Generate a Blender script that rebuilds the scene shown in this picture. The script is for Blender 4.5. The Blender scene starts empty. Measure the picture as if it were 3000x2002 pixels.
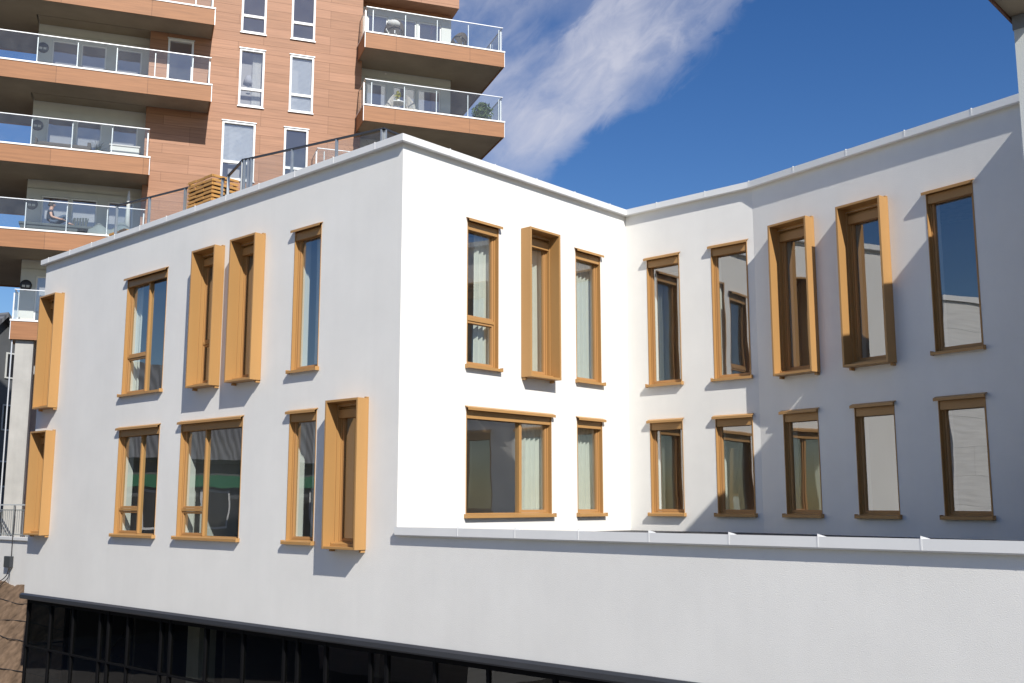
import bpy, bmesh, math, random
from mathutils import Vector, Matrix
random.seed(7)
R = math.radians
sc = bpy.context.scene
col = sc.collection

# ------------------------------------------------------------------ tagging
def tag(o, label=None, cat=None, group=None, kind=None):
    if label: o['label'] = label
    if cat: o['category'] = cat
    if group: o['group'] = group
    if kind: o['kind'] = kind
    return o

def empty(name, loc=(0, 0, 0), rz=0.0):
    o = bpy.data.objects.new(name, None)
    o.empty_display_size = 0.3
    o.location = loc
    o.rotation_euler = (0, 0, rz)
    col.objects.link(o)
    return o

# ------------------------------------------------------------------ mesh builder
class MB:
    def __init__(s):
        s.v = []; s.f = []; s.sm = False
    def add(s, vs, fs):
        b = len(s.v)
        s.v += [tuple(v) for v in vs]
        s.f += [tuple(i + b for i in f) for f in fs]
        return s
    def box(s, x0, x1, y0, y1, z0, z1):
        vs = [(x, y, z) for z in (z0, z1) for y in (y0, y1) for x in (x0, x1)]
        return s.add(vs, [(0, 2, 3, 1), (4, 5, 7, 6), (0, 1, 5, 4), (2, 6, 7, 3), (0, 4, 6, 2), (1, 3, 7, 5)])
    def bar(s, a, b, w, h=None, up=(0, 0, 1)):
        a = Vector(a); b = Vector(b); d = (b - a).normalized()
        up = Vector(up)
        if abs(d.dot(up)) > 0.95: up = Vector((1, 0, 0))
        r = d.cross(up).normalized() * w / 2
        u = r.cross(d).normalized() * (h or w) / 2
        vs = [p + e for p in (a, b) for e in (-r - u, r - u, r + u, -r + u)]
        return s.add(vs, [(0, 1, 2, 3), (7, 6, 5, 4), (0, 4, 5, 1), (1, 5, 6, 2), (2, 6, 7, 3), (3, 7, 4, 0)])
    def prism(s, pts, z0, z1):
        n = len(pts)
        vs = [(x, y, z0) for x, y in pts] + [(x, y, z1) for x, y in pts]
        fs = [tuple(range(n))[::-1], tuple(range(n, 2 * n))] + [(i, (i + 1) % n, n + (i + 1) % n, n + i) for i in range(n)]
        return s.add(vs, fs)
    def tube(s, pts, r, n=8, cap=True):
        pts = [Vector(p) for p in pts]
        rr = r if isinstance(r, (list, tuple)) else [r] * len(pts)
        b = len(s.v); ref = None
        for i, p in enumerate(pts):
            d = (pts[min(i + 1, len(pts) - 1)] - pts[max(i - 1, 0)]).normalized()
            if ref is None:
                ref = d.cross(Vector((0, 0, 1)))
                if ref.length < .05: ref = d.cross(Vector((1, 0, 0)))
            x = (ref - d * ref.dot(d)).normalized(); y = d.cross(x)
            for k in range(n):
                a = 2 * math.pi * k / n
                s.v.append(tuple(p + (x * math.cos(a) + y * math.sin(a)) * rr[i]))
        for i in range(len(pts) - 1):
            for k in range(n):
                k2 = (k + 1) % n
                s.f.append((b + i * n + k, b + i * n + k2, b + (i + 1) * n + k2, b + (i + 1) * n + k))
        if cap:
            s.f.append(tuple(b + k for k in range(n))[::-1])
            e = b + (len(pts) - 1) * n
            s.f.append(tuple(e + k for k in range(n)))
        return s
    def lathe(s, prof, c=(0, 0, 0), n=16, axis='z'):
        b = len(s.v)
        for r_, h in prof:
            for k in range(n):
                a = 2 * math.pi * k / n
                p = (r_ * math.cos(a), r_ * math.sin(a), h)
                if axis == 'y': p = (p[0], p[2], p[1])
                s.v.append((p[0] + c[0], p[1] + c[1], p[2] + c[2]))
        for i in range(len(prof) - 1):
            for k in range(n):
                k2 = (k + 1) % n
                s.f.append((b + i * n + k, b + i * n + k2, b + (i + 1) * n + k2, b + (i + 1) * n + k))
        return s
    def mesh(s, name, m, smooth=False):
        me = bpy.data.meshes.new(name)
        me.from_pydata(s.v, [], s.f)
        me.validate()
        bm = bmesh.new(); bm.from_mesh(me)
        bmesh.ops.recalc_face_normals(bm, faces=bm.faces)
        bm.to_mesh(me); bm.free()
        if m: me.materials.append(m)
        if smooth or s.sm:
            for p in me.polygons: p.use_smooth = True
        return me
    def build(s, name, m, parent=None, loc=(0, 0, 0), rz=0.0, smooth=False, bevel=0.0):
        return link(name, s.mesh(name, m, smooth), parent, loc, rz, bevel)

def link(name, me, parent=None, loc=(0, 0, 0), rz=0.0, bevel=0.0):
    o = bpy.data.objects.new(name, me)
    col.objects.link(o)
    if parent: o.parent = parent
    o.location = loc; o.rotation_euler = (0, 0, rz)
    if bevel:
        md = o.modifiers.new('edge', 'BEVEL'); md.width = bevel; md.segments = 2; md.limit_method = 'ANGLE'
    return o

def wall_grid(holes, x0, x1, z0, z1, th, extra_x=(), extra_z=(), solid=None):
    """closed slab in x/z, outer face at y=0, inner at y=th, with rectangular holes"""
    xs = sorted(set([x0, x1] + [v for h in holes for v in h[:2]] + list(extra_x)))
    zs = sorted(set([z0, z1] + [v for h in holes for v in h[2:]] + list(extra_z)))
    def sol(i, j):
        if i < 0 or j < 0 or i >= len(xs) - 1 or j >= len(zs) - 1: return False
        cx = (xs[i] + xs[i + 1]) / 2; cz = (zs[j] + zs[j + 1]) / 2
        if solid and not solid(cx, cz): return False
        return not any(h[0] < cx < h[1] and h[2] < cz < h[3] for h in holes)
    m = MB(); idx = {}
    def V(i, j, k):
        if (i, j, k) not in idx:
            idx[(i, j, k)] = len(m.v); m.v.append((xs[i], th * k, zs[j]))
        return idx[(i, j, k)]
    for i in range(len(xs) - 1):
        for j in range(len(zs) - 1):
            if not sol(i, j): continue
            m.f.append((V(i, j, 0), V(i + 1, j, 0), V(i + 1, j + 1, 0), V(i, j + 1, 0)))
            m.f.append((V(i, j, 1), V(i, j + 1, 1), V(i + 1, j + 1, 1), V(i + 1, j, 1)))
            for di, dj, a, b in ((-1, 0, (i, j), (i, j + 1)), (1, 0, (i + 1, j), (i + 1, j + 1)),
                                 (0, -1, (i, j), (i + 1, j)), (0, 1, (i, j + 1), (i + 1, j + 1))):
                if not sol(i + di, j + dj):
                    m.f.append((V(*a, 0), V(*b, 0), V(*b, 1), V(*a, 1)))
    return m

# ------------------------------------------------------------------ materials
def newmat(name):
    m = bpy.data.materials.new(name); m.use_nodes = True
    nt = m.node_tree; nt.nodes.clear()
    out = nt.nodes.new('ShaderNodeOutputMaterial')
    return m, nt, out

def N(nt, t, **kw):
    n = nt.nodes.new(t)
    for k, v in kw.items():
        if k in n.inputs.keys() if hasattr(n.inputs, 'keys') else False: n.inputs[k].default_value = v
        else: setattr(n, k, v)
    return n

def principled(name, color, rough=0.6, var=0.06, scale=3.0, bump=0.0, bscale=60.0, metal=0.0, spec=0.5,
               stretch=(1, 1, 1), streak=0.0):
    m, nt, out = newmat(name)
    L = nt.links.new
    b = nt.nodes.new('ShaderNodeBsdfPrincipled')
    b.inputs['Roughness'].default_value = rough
    b.inputs['Metallic'].default_value = metal
    b.inputs['Specular IOR Level'].default_value = spec
    tc = nt.nodes.new('ShaderNodeTexCoord')
    mp = nt.nodes.new('ShaderNodeMapping'); mp.inputs['Scale'].default_value = stretch
    L(tc.outputs['Object'], mp.inputs['Vector'])
    no = nt.nodes.new('ShaderNodeTexNoise'); no.inputs['Scale'].default_value = scale
    no.inputs['Detail'].default_value = 6; no.inputs['Roughness'].default_value = .6
    L(mp.outputs['Vector'], no.inputs['Vector'])
    cr = nt.nodes.new('ShaderNodeValToRGB')
    c = Vector(color[:3])
    cr.color_ramp.elements[0].position = .3; cr.color_ramp.elements[1].position = .7
    cr.color_ramp.elements[0].color = (*[max(0, x * (1 - var)) for x in c], 1)
    cr.color_ramp.elements[1].color = (*[min(1, x * (1 + var)) for x in c], 1)
    L(no.outputs['Fac'], cr.inputs['Fac'])
    last = cr.outputs['Color']
    if streak:
        mp2 = nt.nodes.new('ShaderNodeMapping'); mp2.inputs['Scale'].default_value = (2.2, 2.2, .12)
        L(tc.outputs['Object'], mp2.inputs['Vector'])
        n2 = nt.nodes.new('ShaderNodeTexNoise'); n2.inputs['Scale'].default_value = 2.0; n2.inputs['Detail'].default_value = 5
        L(mp2.outputs['Vector'], n2.inputs['Vector'])
        r2 = nt.nodes.new('ShaderNodeMapRange'); r2.inputs['From Min'].default_value = .45; r2.inputs['From Max'].default_value = .8
        r2.inputs['To Min'].default_value = 1.0; r2.inputs['To Max'].default_value = 1 - streak
        L(n2.outputs['Fac'], r2.inputs['Value'])
        mx = nt.nodes.new('ShaderNodeMix'); mx.data_type = 'RGBA'; mx.blend_type = 'MULTIPLY'; mx.inputs[0].default_value = 1
        L(last, mx.inputs[6]); L(r2.outputs['Result'], mx.inputs[7]); last = mx.outputs[2]
    L(last, b.inputs['Base Color'])
    if bump:
        nb = nt.nodes.new('ShaderNodeTexNoise'); nb.inputs['Scale'].default_value = bscale; nb.inputs['Detail'].default_value = 4
        L(tc.outputs['Object'], nb.inputs['Vector'])
        bp = nt.nodes.new('ShaderNodeBump'); bp.inputs['Strength'].default_value = bump; bp.inputs['Distance'].default_value = .01
        L(nb.outputs['Fac'], bp.inputs['Height']); L(bp.outputs['Normal'], b.inputs['Normal'])
    L(b.outputs['BSDF'], out.inputs['Surface'])
    return m

def glass(name, tint=(.80, .87, .85), ior=1.75, rough=0.0, gtint=(1, 1, 1), dust=0.0):
    m, nt, out = newmat(name)
    L = nt.links.new
    tr = nt.nodes.new('ShaderNodeBsdfTransparent'); tr.inputs['Color'].default_value = (*tint, 1)
    gl = nt.nodes.new('ShaderNodeBsdfGlossy'); gl.inputs['Roughness'].default_value = rough
    gl.inputs['Color'].default_value = (*gtint, 1)
    fr = nt.nodes.new('ShaderNodeFresnel')
    ge = nt.nodes.new('ShaderNodeNewGeometry')      # a thin sheet reflects alike from both sides
    mi = nt.nodes.new('ShaderNodeMapRange'); mi.inputs['To Min'].default_value = ior; mi.inputs['To Max'].default_value = 1 / ior
    L(ge.outputs['Backfacing'], mi.inputs['Value']); L(mi.outputs['Result'], fr.inputs['IOR'])
    tc = nt.nodes.new('ShaderNodeTexCoord')
    no = nt.nodes.new('ShaderNodeTexNoise'); no.inputs['Scale'].default_value = 1.1; no.inputs['Detail'].default_value = 1
    L(tc.outputs['Object'], no.inputs['Vector'])
    bp = nt.nodes.new('ShaderNodeBump'); bp.inputs['Strength'].default_value = .06; bp.inputs['Distance'].default_value = .05
    L(no.outputs['Fac'], bp.inputs['Height']); L(bp.outputs['Normal'], gl.inputs['Normal'])
    mx = nt.nodes.new('ShaderNodeMixShader')
    L(fr.outputs['Fac'], mx.inputs['Fac']); L(tr.outputs['BSDF'], mx.inputs[1]); L(gl.outputs['BSDF'], mx.inputs[2])
    last = mx.outputs['Shader']
    if dust:      # a thin film of dust that catches the light
        df = nt.nodes.new('ShaderNodeBsdfDiffuse'); df.inputs['Color'].default_value = (.6, .6, .58, 1)
        n2 = nt.nodes.new('ShaderNodeTexNoise'); n2.inputs['Scale'].default_value = 2.5; n2.inputs['Detail'].default_value = 5
        L(tc.outputs['Object'], n2.inputs['Vector'])
        r2 = nt.nodes.new('ShaderNodeMapRange'); r2.inputs['From Min'].default_value = .3; r2.inputs['From Max'].default_value = .75
        r2.inputs['To Min'].default_value = dust * .5; r2.inputs['To Max'].default_value = dust * 1.5
        L(n2.outputs['Fac'], r2.inputs['Value'])
        m2 = nt.nodes.new('ShaderNodeMixShader'); L(r2.outputs['Result'], m2.inputs['Fac']); L(last, m2.inputs[1]); L(df.outputs['BSDF'], m2.inputs[2]); last = m2.outputs['Shader']
    L(last, out.inputs['Surface'])
    return m

def cladding(name, c1, c2, joint, bw=2.6, bh=.37, rough=.55):
    """long horizontal boards, joints staggered; boards vary in tone and have a fine grain"""
    m, nt, out = newmat(name)
    L = nt.links.new
    b = nt.nodes.new('ShaderNodeBsdfPrincipled'); b.inputs['Roughness'].default_value = rough
    b.inputs['Specular IOR Level'].default_value = .35
    tc = nt.nodes.new('ShaderNodeTexCoord')
    sp = nt.nodes.new('ShaderNodeSeparateXYZ'); L(tc.outputs['Object'], sp.inputs['Vector'])
    ad = nt.nodes.new('ShaderNodeMath'); ad.operation = 'ADD'
    L(sp.outputs['X'], ad.inputs[0]); L(sp.outputs['Y'], ad.inputs[1])
    cb = nt.nodes.new('ShaderNodeCombineXYZ'); L(ad.outputs[0], cb.inputs['X']); L(sp.outputs['Z'], cb.inputs['Y'])
    br = nt.nodes.new('ShaderNodeTexBrick'); br.inputs['Scale'].default_value = 1
    br.inputs['Brick Width'].default_value = bw; br.inputs['Row Height'].default_value = bh
    br.inputs['Mortar Size'].default_value = .008; br.inputs['Mortar Smooth'].default_value = .3; br.offset = .37; br.offset_frequency = 3
    br.inputs['Color1'].default_value = (*c1, 1); br.inputs['Color2'].default_value = (*c2, 1); br.inputs['Mortar'].default_value = (*joint, 1)
    br.inputs['Bias'].default_value = 0
    L(cb.outputs['Vector'], br.inputs['Vector'])
    mp = nt.nodes.new('ShaderNodeMapping'); mp.inputs['Scale'].default_value = (.5, 9, 1); L(cb.outputs['Vector'], mp.inputs['Vector'])
    no = nt.nodes.new('ShaderNodeTexNoise'); no.inputs['Scale'].default_value = 1.6; no.inputs['Detail'].default_value = 7
    L(mp.outputs['Vector'], no.inputs['Vector'])
    mr = nt.nodes.new('ShaderNodeMapRange'); mr.inputs['From Min'].default_value = .3; mr.inputs['From Max'].default_value = .7
    mr.inputs['To Min'].default_value = .84; mr.inputs['To Max'].default_value = 1.12
    L(no.outputs['Fac'], mr.inputs['Value'])
    mx = nt.nodes.new('ShaderNodeMix'); mx.data_type = 'RGBA'; mx.blend_type = 'MULTIPLY'; mx.inputs[0].default_value = 1
    L(br.outputs['Color'], mx.inputs[6]); L(mr.outputs['Result'], mx.inputs[7])
    L(mx.outputs[2], b.inputs['Base Color'])
    bp = nt.nodes.new('ShaderNodeBump'); bp.inputs['Strength'].default_value = .35; bp.inputs['Distance'].default_value = .01; bp.invert = True
    L(br.outputs['Fac'], bp.inputs['Height']); L(bp.outputs['Normal'], b.inputs['Normal'])
    L(b.outputs['BSDF'], out.inputs['Surface'])
    return m

M = {}
M['stucco'] = principled('stucco', (.80, .785, .742), .92, .035, .8, .35, 90, spec=.2, streak=.02)
M['coping'] = principled('coping_sheet', (.75, .75, .735), .6, .03, 1.5, spec=.3)
M['tan'] = principled('tan_aluminium', (.425, .235, .085), .45, .05, 2.0, spec=.4, stretch=(1, 1, .2))
M['tan_in'] = principled('tan_timber', (.43, .235, .092), .5, .03, 3.0, spec=.35, stretch=(3, 3, .2))
M['glass'] = glass('window_glass', (.88, .94, .92), 3.2, dust=.02)
M['glass_dark'] = glass('dark_glass', (.55, .56, .50), 1.45)
M['glass_rail'] = glass('rail_glass', (.87, .91, .91), 1.7, dust=.045)
M['glass_tower'] = glass('tower_glass', (.80, .82, .86), 2.7, dust=.05)
M['dark'] = principled('anthracite', (.035, .038, .045), .4, .1, 2.0, spec=.5)
M['mullion'] = principled('black_mullion', (.006, .006, .007), .7, .1, 3.0, spec=.08)
M['black'] = principled('black', (.012, .011, .012), .6, .1, 4.0)
M['membrane'] = principled('roof_membrane', (.05, .05, .055), .9, .15, 3.0)
M['roofdeck'] = principled('roof_gravel', (.30, .29, .28), .95, .2, 6.0, .4, 40)
M['room'] = principled('room_plaster', (.64, .63, .59), .9, .03, 1.0)
M['roomfloor'] = principled('room_floor', (.22, .17, .12), .6, .1, 3.0)
M['roomdark'] = principled('room_dark', (.05, .045, .045), .8, .1, 2.0)
M['curtain'] = principled('curtain_cloth', (.72, .71, .65), .95, .04, 8.0, spec=.1)
M['clad'] = cladding('orange_cladding', (.41, .212, .125), (.335, .168, .093), (.22, .112, .066))
M['fascia'] = cladding('orange_fascia', (.345, .16, .072), (.315, .142, .06), (.17, .085, .045), 3.05, 30.0)
M['panel'] = cladding('white_panels', (.72, .71, .68), (.70, .69, .66), (.35, .35, .33), 3.2, 1.05, .7)
M['concrete'] = principled('concrete', (.40, .39, .36), .85, .10, 1.3, .3, 30, streak=.12)
M['soffit'] = principled('soffit_concrete', (.27, .225, .165), .85, .14, .9, .3, 20)
M['white'] = principled('white_paint', (.80, .80, .79), .4, .02, 2.0)
M['offwhite'] = principled('offwhite_panel', (.60, .61, .58), .6, .04, 2.0)
M['steel'] = principled('galvanised_steel', (.42, .44, .45), .38, .08, 5.0, metal=.6)
M['lightmetal'] = principled('light_metal', (.70, .71, .72), .35, .04, 5.0, metal=.3)
M['blind'] = principled('blind_fabric', (.66, .69, .68), .9, .03, 4.0)
M['wood'] = principled('orange_timber', (.48, .25, .07), .6, .22, 4.0, stretch=(1, 1, 5))
M['dirt'] = principled('brown_soil', (.17, .115, .075), .98, .45, 3.5, .35, 30, spec=.1)
M['asphalt'] = principled('asphalt', (.16, .15, .14), .9, .15, .8, .5, 60)
M['greywall'] = principled('grey_cladding', (.10, .105, .11), .6, .12, 1.0)
M['slate'] = None
M['brown'] = principled('brown_board', (.12, .05, .03), .6, .2, 3.0)
M['greybeam'] = principled('grey_board', (.19, .20, .21), .7, .08, 2.0)
M['pale'] = principled('pale_render', (.58, .60, .58), .92, .03, .8, .35, 80, spec=.2)
M['cable'] = principled('cable_rubber', (.03, .027, .025), .7, .1, 5.0)
M['wicker'] = principled('dark_wicker', (.10, .085, .075), .8, .3, 30.0)
M['wickerw'] = principled('pale_wicker', (.55, .52, .48), .8, .1, 20.0)
M['cushion'] = principled('cushion_cloth', (.60, .59, .57), .95, .05, 10)
M['green'] = principled('leaf_green', (.085, .13, .03), .7, .35, 8.0)
M['green2'] = principled('leaf_dark', (.035, .05, .025), .7, .35, 8.0)
M['yellowgreen'] = principled('leaf_yellow', (.32, .30, .05), .7, .3, 9.0)
M['tarp'] = principled('grey_cover', (.22, .25, .25), .7, .12, 4.0)
M['bench'] = principled('dark_bench', (.07, .085, .09), .6, .1, 6.0)
M['skin'] = principled('skin', (.50, .30, .22), .55, .05, 6.0)
M['tshirt'] = principled('dark_tshirt', (.025, .035, .06), .9, .15, 8.0)
M['jeans'] = principled('blue_jeans', (.06, .09, .14), .9, .2, 9.0)
M['hair'] = principled('dark_hair', (.02, .014, .01), .7, .2, 20)
M['signgreen'] = principled('sign_green', (.01, .16, .07), .5, .05, 2)

def ribbed(name, color, freq):
    m, nt, out = newmat(name); L = nt.links.new
    b = nt.nodes.new('ShaderNodeBsdfPrincipled'); b.inputs['Roughness'].default_value = .6
    tc = nt.nodes.new('ShaderNodeTexCoord')
    w = nt.nodes.new('ShaderNodeTexWave'); w.inputs['Scale'].default_value = freq; w.bands_direction = 'Y'; w.inputs['Distortion'].default_value = .3
    L(tc.outputs['Object'], w.inputs['Vector'])
    cr = nt.nodes.new('ShaderNodeValToRGB')
    cr.color_ramp.elements[0].color = (*[c * .45 for c in color], 1); cr.color_ramp.elements[1].color = (*color, 1)
    L(w.outputs['Fac'], cr.inputs['Fac']); L(cr.outputs['Color'], b.inputs['Base Color'])
    L(b.outputs['BSDF'], out.inputs['Surface'])
    return m
M['slate'] = ribbed('roof_tiles', (.16, .165, .175), 1.2)

# ------------------------------------------------------------------ calibrated layout
CAM = Vector((12.3994, -10.9295, .35722)); FOC = 3068.05; YAW = -.74045; PIT = .153327
W = 6.0896; XK = 2.9293; DA = .21406
HT = 6.3; XL = -13.19; ZB = -1.732
TD = (math.cos(DA), -math.sin(DA))
WALLS = {'A': ((0, 0), 0.0), 'B': ((0, 0), math.pi / 2), 'C': ((0, W), 0.0), 'D': ((XK, W), -DA)}
def wpt(w, u, dy=0.0):
    (ox, oy), a = WALLS[w]
    return (ox + u * math.cos(a) - dy * math.sin(a), oy + u * math.sin(a) + dy * math.cos(a))
TH = .36

# ------------------------------------------------------------------ white building
bld = empty('white_building')
tag(bld, 'white rendered two storey block with tan framed windows, folded around a terrace', 'building')

# windows: wall, u0, u1, z0, z1, opts
WIN = [
    ('A', -9.0, -7.31, 2.66, 5.23, dict(mull=[(.85, .82)], lab='two-light upper window')),
    ('A', -2.885, -2.11, 2.66, 5.23, dict()),
    ('A', -9.0, -7.31, -.29, 1.96, dict(mull=[(.85, .52)])),
    ('A', -6.48, -4.32, -.29, 1.96, dict(mull=[(.815, .52)])),
    ('A', -2.87, -2.10, -.29, 1.96, dict()),
    ('A', -12.87, -12.11, 2.66, 5.23, dict(hood=1)),
    ('A', -12.87, -12.11, -.29, 1.96, dict(hood=1)),
    ('A', -5.97, -5.21, 2.66, 5.23, dict(hood=1, trans=.82)),
    ('A', -4.605, -3.845, 2.66, 5.23, dict(hood=1)),
    ('A', -1.53, -.77, -.29, 1.96, dict(hood=1)),
    ('B', 1.5, 2.28, 2.66, 5.23, dict(trans=.82)),
    ('B', 2.92, 3.68, 2.66, 5.23, dict(hood=1)),
    ('B', 4.45, 5.22, 2.66, 5.23, dict()),
    ('B', 1.5, 3.70, .16, 1.97, dict(mullr=1.42)),
    ('B', 4.45, 5.22, .16, 1.97, dict()),
    ('C', .52, 1.285, 2.66, 5.23, dict()),
    ('C', 2.01, 2.785, 2.66, 5.23, dict()),
    ('C', .52, 1.275, .16, 1.97, dict()),
    ('C', 2.0, 2.78, .16, 1.97, dict()),
    ('D', .58, 1.345, 2.66, 5.23, dict(hood=1)),
    ('D', 2.06, 2.84, 2.66, 5.23, dict(hood=1)),
    ('D', 3.57, 4.36, 2.66, 5.23, dict()),
    ('D', .535, 1.29, .16, 1.97, dict()),
    ('D', 2.03, 2.785, .16, 1.97, dict()),
    ('D', 3.56, 4.33, .16, 1.97, dict()),
]
holes = {k: [] for k in 'ABCD'}
for w, a, b, z0, z1, o in WIN: holes[w].append((a, b, z0, z1))
WT = HT - .10
wa = wall_grid(holes['A'], XL, 11.0, ZB, WT, TH, extra_x=(0.0,), extra_z=(-.03,), solid=lambda x, z: x < 0 or z < -.03)
wa.build('wall', M['stucco'], bld)
m = wall_grid(holes['B'], TH, W, -.4, WT, TH); m.build('wall', M['stucco'], bld, (0, 0, 0), math.pi / 2)
m = wall_grid(holes['C'], 0.0, XK, -.4, WT, TH); m.build('wall', M['stucco'], bld, (0, W, 0), 0)
m = wall_grid(holes['D'], 0.0, 7.2, -.4, WT, TH); m.build('wall', M['stucco'], bld, (XK, W, 0), -DA)
MB().box(XL, XL + TH, TH, 10.0, ZB, WT).build('wall', M['stucco'], bld)
MB().box(XL + TH, 0, 9.7, 10.0, -5.0, WT).build('wall', M['stucco'], bld)

# sweeps with mitred corners
def sweep(path, prof, name, mat, parent, closed_ends=True):
    P = [Vector(p) for p in path]; n = len(P); k = len(prof)
    mb = MB()
    for i in range(n):
        ds = []
        if i > 0: ds.append((P[i] - P[i - 1]).normalized())
        if i < n - 1: ds.append((P[i + 1] - P[i]).normalized())
        ns = [Vector((d.y, -d.x)) for d in ds]     # right-hand side = outside
        if len(ns) == 2:
            h = (ns[0] + ns[1]).normalized(); s = 1 / max(.2, h.dot(ns[0])); nn = h * s
        else: nn = ns[0]
        for off, z in prof:
            q = P[i] + nn * off
            mb.v.append((q.x, q.y, z))
    for i in range(n - 1):
        for j in range(k):
            j2 = (j + 1) % k
            mb.f.append((i * k + j, i * k + j2, (i + 1) * k + j2, (i + 1) * k + j))
    if closed_ends:
        mb.f.append(tuple(range(k))); mb.f.append(tuple((n - 1) * k + j for j in range(k)))
    return mb.build(name, mat, parent)

def wp2(w, u): return wpt(w, u)
roofpath = [(XL, 9.9), (XL, 0), (0, 0), (0, W), (XK, W), (XK + TD[0] * 7.1, W + TD[1] * 7.1)]
OC = .105
prof = [(OC, HT), (OC, HT - .115), (OC - .02, HT - .135), (OC - .02, HT - .112), (-.40, HT - .098), (-.43, HT - .13), (-.43, HT - .03)]
sweep(roofpath, prof, 'roof_coping', M['coping'], bld)
# standing seams of the copings: small raised fins
def fins(pts, name, parent, h=.014):
    for (x, y), (nx, ny), z in pts:
        mb = MB()
        a = Vector((nx * (OC + .004), ny * (OC + .004), 0))
        b = Vector((-nx * .42, -ny * .42, -.03))
        t = Vector((-ny, nx, 0)) * .006
        u = Vector((0, 0, h)); d = Vector((0, 0, .113))
        # folded seam on top running down over the front face
        mb.add([a - t, a + t, b + t, b - t, a - t + u, a + t + u, b + t + u, b - t + u], [(0, 1, 2, 3), (4, 5, 6, 7), (0, 1, 5, 4), (2, 3, 7, 6), (1, 2, 6, 5), (0, 3, 7, 4)])
        i_ = Vector((nx, ny, 0)) * .0035
        mb.add([a - t * 2, a + t * 2, a + t * 2 - d, a - t * 2 - d, a - t * 2 - i_, a + t * 2 - i_, a + t * 2 - d - i_, a - t * 2 - d - i_], [(0, 1, 2, 3), (4, 5, 6, 7), (0, 1, 5, 4), (2, 3, 7, 6), (1, 2, 6, 5), (0, 3, 7, 4)])
        mb.build(name, M['coping'], parent, (x, y, z))
seams = [((x, 0), (0, -1), HT) for x in (-12.88, -11.74, -10.65, -9.55, -8.43, -7.31, -6.19, -5.07, -3.95, -2.83, -1.71, -.6)]
seams += [((0, y), (1, 0), HT) for y in (.97, 2.09, 3.21, 4.33, 5.45)]
seams += [((x, W), (0, -1), HT) for x in (.85, 1.97)]
seams += [((XK + TD[0] * u, W + TD[1] * u), (-math.sin(DA), -math.cos(DA)), HT) for u in (.02, 1.06, 2.19, 3.32, 4.48, 5.6)]
fins(seams, 'coping_seam', bld)

# parapet coping along the terrace
OL = .085
lp = [(-.0, 0)]
mb = MB()
pr = [(-OL, 0), (-OL, -.118), (-OL + .018, -.136), (-OL + .018, -.114), (0, -.028), (.30, -.028), (.42, -.07), (.44, -.16), (.455, -.16), (.445, -.03), (.38, -.018)]
n = len(pr)
X0, X1 = .035, 10.9
for x in (X0, X1):
    for y, z in pr: mb.v.append((x, y, z))
for j in range(n): mb.f.append((j, (j + 1) % n, n + (j + 1) % n, n + j))
mb.f.append(tuple(range(n))); mb.f.append(tuple(range(n, 2 * n)))
mb.build('parapet_coping', M['coping'], bld)
for x in (1.41, 2.53, 3.65, 4.77, 5.9, 7.01, 8.14, 9.2):
    # folded lap: a low triangular fin that catches the sun
    mb = MB()
    mb.add([(-.005, -OL - .003, .004), (.012, -OL - .003, .004), (.012, -OL - .003, -.117), (-.005, -OL - .003, -.117),
            (-.005, -OL + .001, .004), (.012, -OL + .001, .004), (.012, -OL + .001, -.117), (-.005, -OL + .001, -.117)],
           [(0, 1, 2, 3), (4, 5, 6, 7), (0, 1, 5, 4), (1, 2, 6, 5), (2, 3, 7, 6), (3, 0, 4, 7)])
    mb.add([(0, -OL, -.001), (.10, -OL + .03, -.003), (0, .05, -.02), (0, -OL, .03), (0, .05, .006)], [(0, 1, 3), (1, 2, 4), (1, 4, 3), (0, 3, 4, 2), (0, 2, 1)])
    mb.build('coping_seam', M['coping'], bld, (x, 0, 0))

# terrace floor, roof deck, interior
ter = [(.02, TH + .02), (11.0, TH + .02), (11.0, 4.2), (XK + TD[0] * 7.1, W + TD[1] * 7.1), (XK, W - .005), (.005, W - .005)]
MB().prism(ter, -.5, -.165).build('terrace_floor', M['membrane'], bld)
MB().box(XL + .3, -.3, .3, 9.8, HT - .5, HT - .2).build('roof_deck', M['roofdeck'], bld)
cpts = [(-.3, W + .3), (XK, W + .3), (XK + TD[0] * 7.1 + .06, W + TD[1] * 7.1 + .3), (11, 10.2), (-.3, 10.2)]
MB().prism(cpts, HT - .5, HT - .2).build('roof_deck', M['roofdeck'], bld)
# rooms behind the windows: floors, back walls, cross walls
ri = MB()
for z in (-.62, 2.22):
    ri.box(XL + TH, -TH, TH, 9.6, z, z + .28 if z > 0 else z + .2)
    ri.prism([(-TH, W + TH), (XK, W + TH), (XK + TD[0] * 7.0, W + TD[1] * 7.0 + TH), (11, 10.1), (-TH, 10.1)], z + .002, z + .2)
ri.build('room_floor', M['roomfloor'], bld)
rw = MB()
rw.box(XL + TH, -3.5, 3.6, 3.7, -.4, 5.78)
rw.box(-3.6, -3.5, 3.7, 9.6, -.4, 5.78)
for x in (-10.6, -6.9, -3.55):
    rw.box(x, x + .08, TH + .002, 3.6, -.4, 5.78)
rw.box(-3.5, -TH - .002, 4.0, 4.08, -.4, 5.78)
rw.box(-.3, 11, 9.5, 9.6, -.4, 5.78)
for u in (1.75, 4.9):
    x, y = wpt('D', u, TH); rw.box(x, x + .08, y + .06, 9.5, -.4, 5.78)
rw.box(1.6, 1.68, W + TH + .01, 9.5, -.4, 5.78)
rw.build('room_partition', M['room'], bld)

# ---- window factory (meshes shared by equal windows)
_cache = {}
def shared(key, fn):
    if key not in _cache: _cache[key] = fn()
    return _cache[key]

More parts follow.
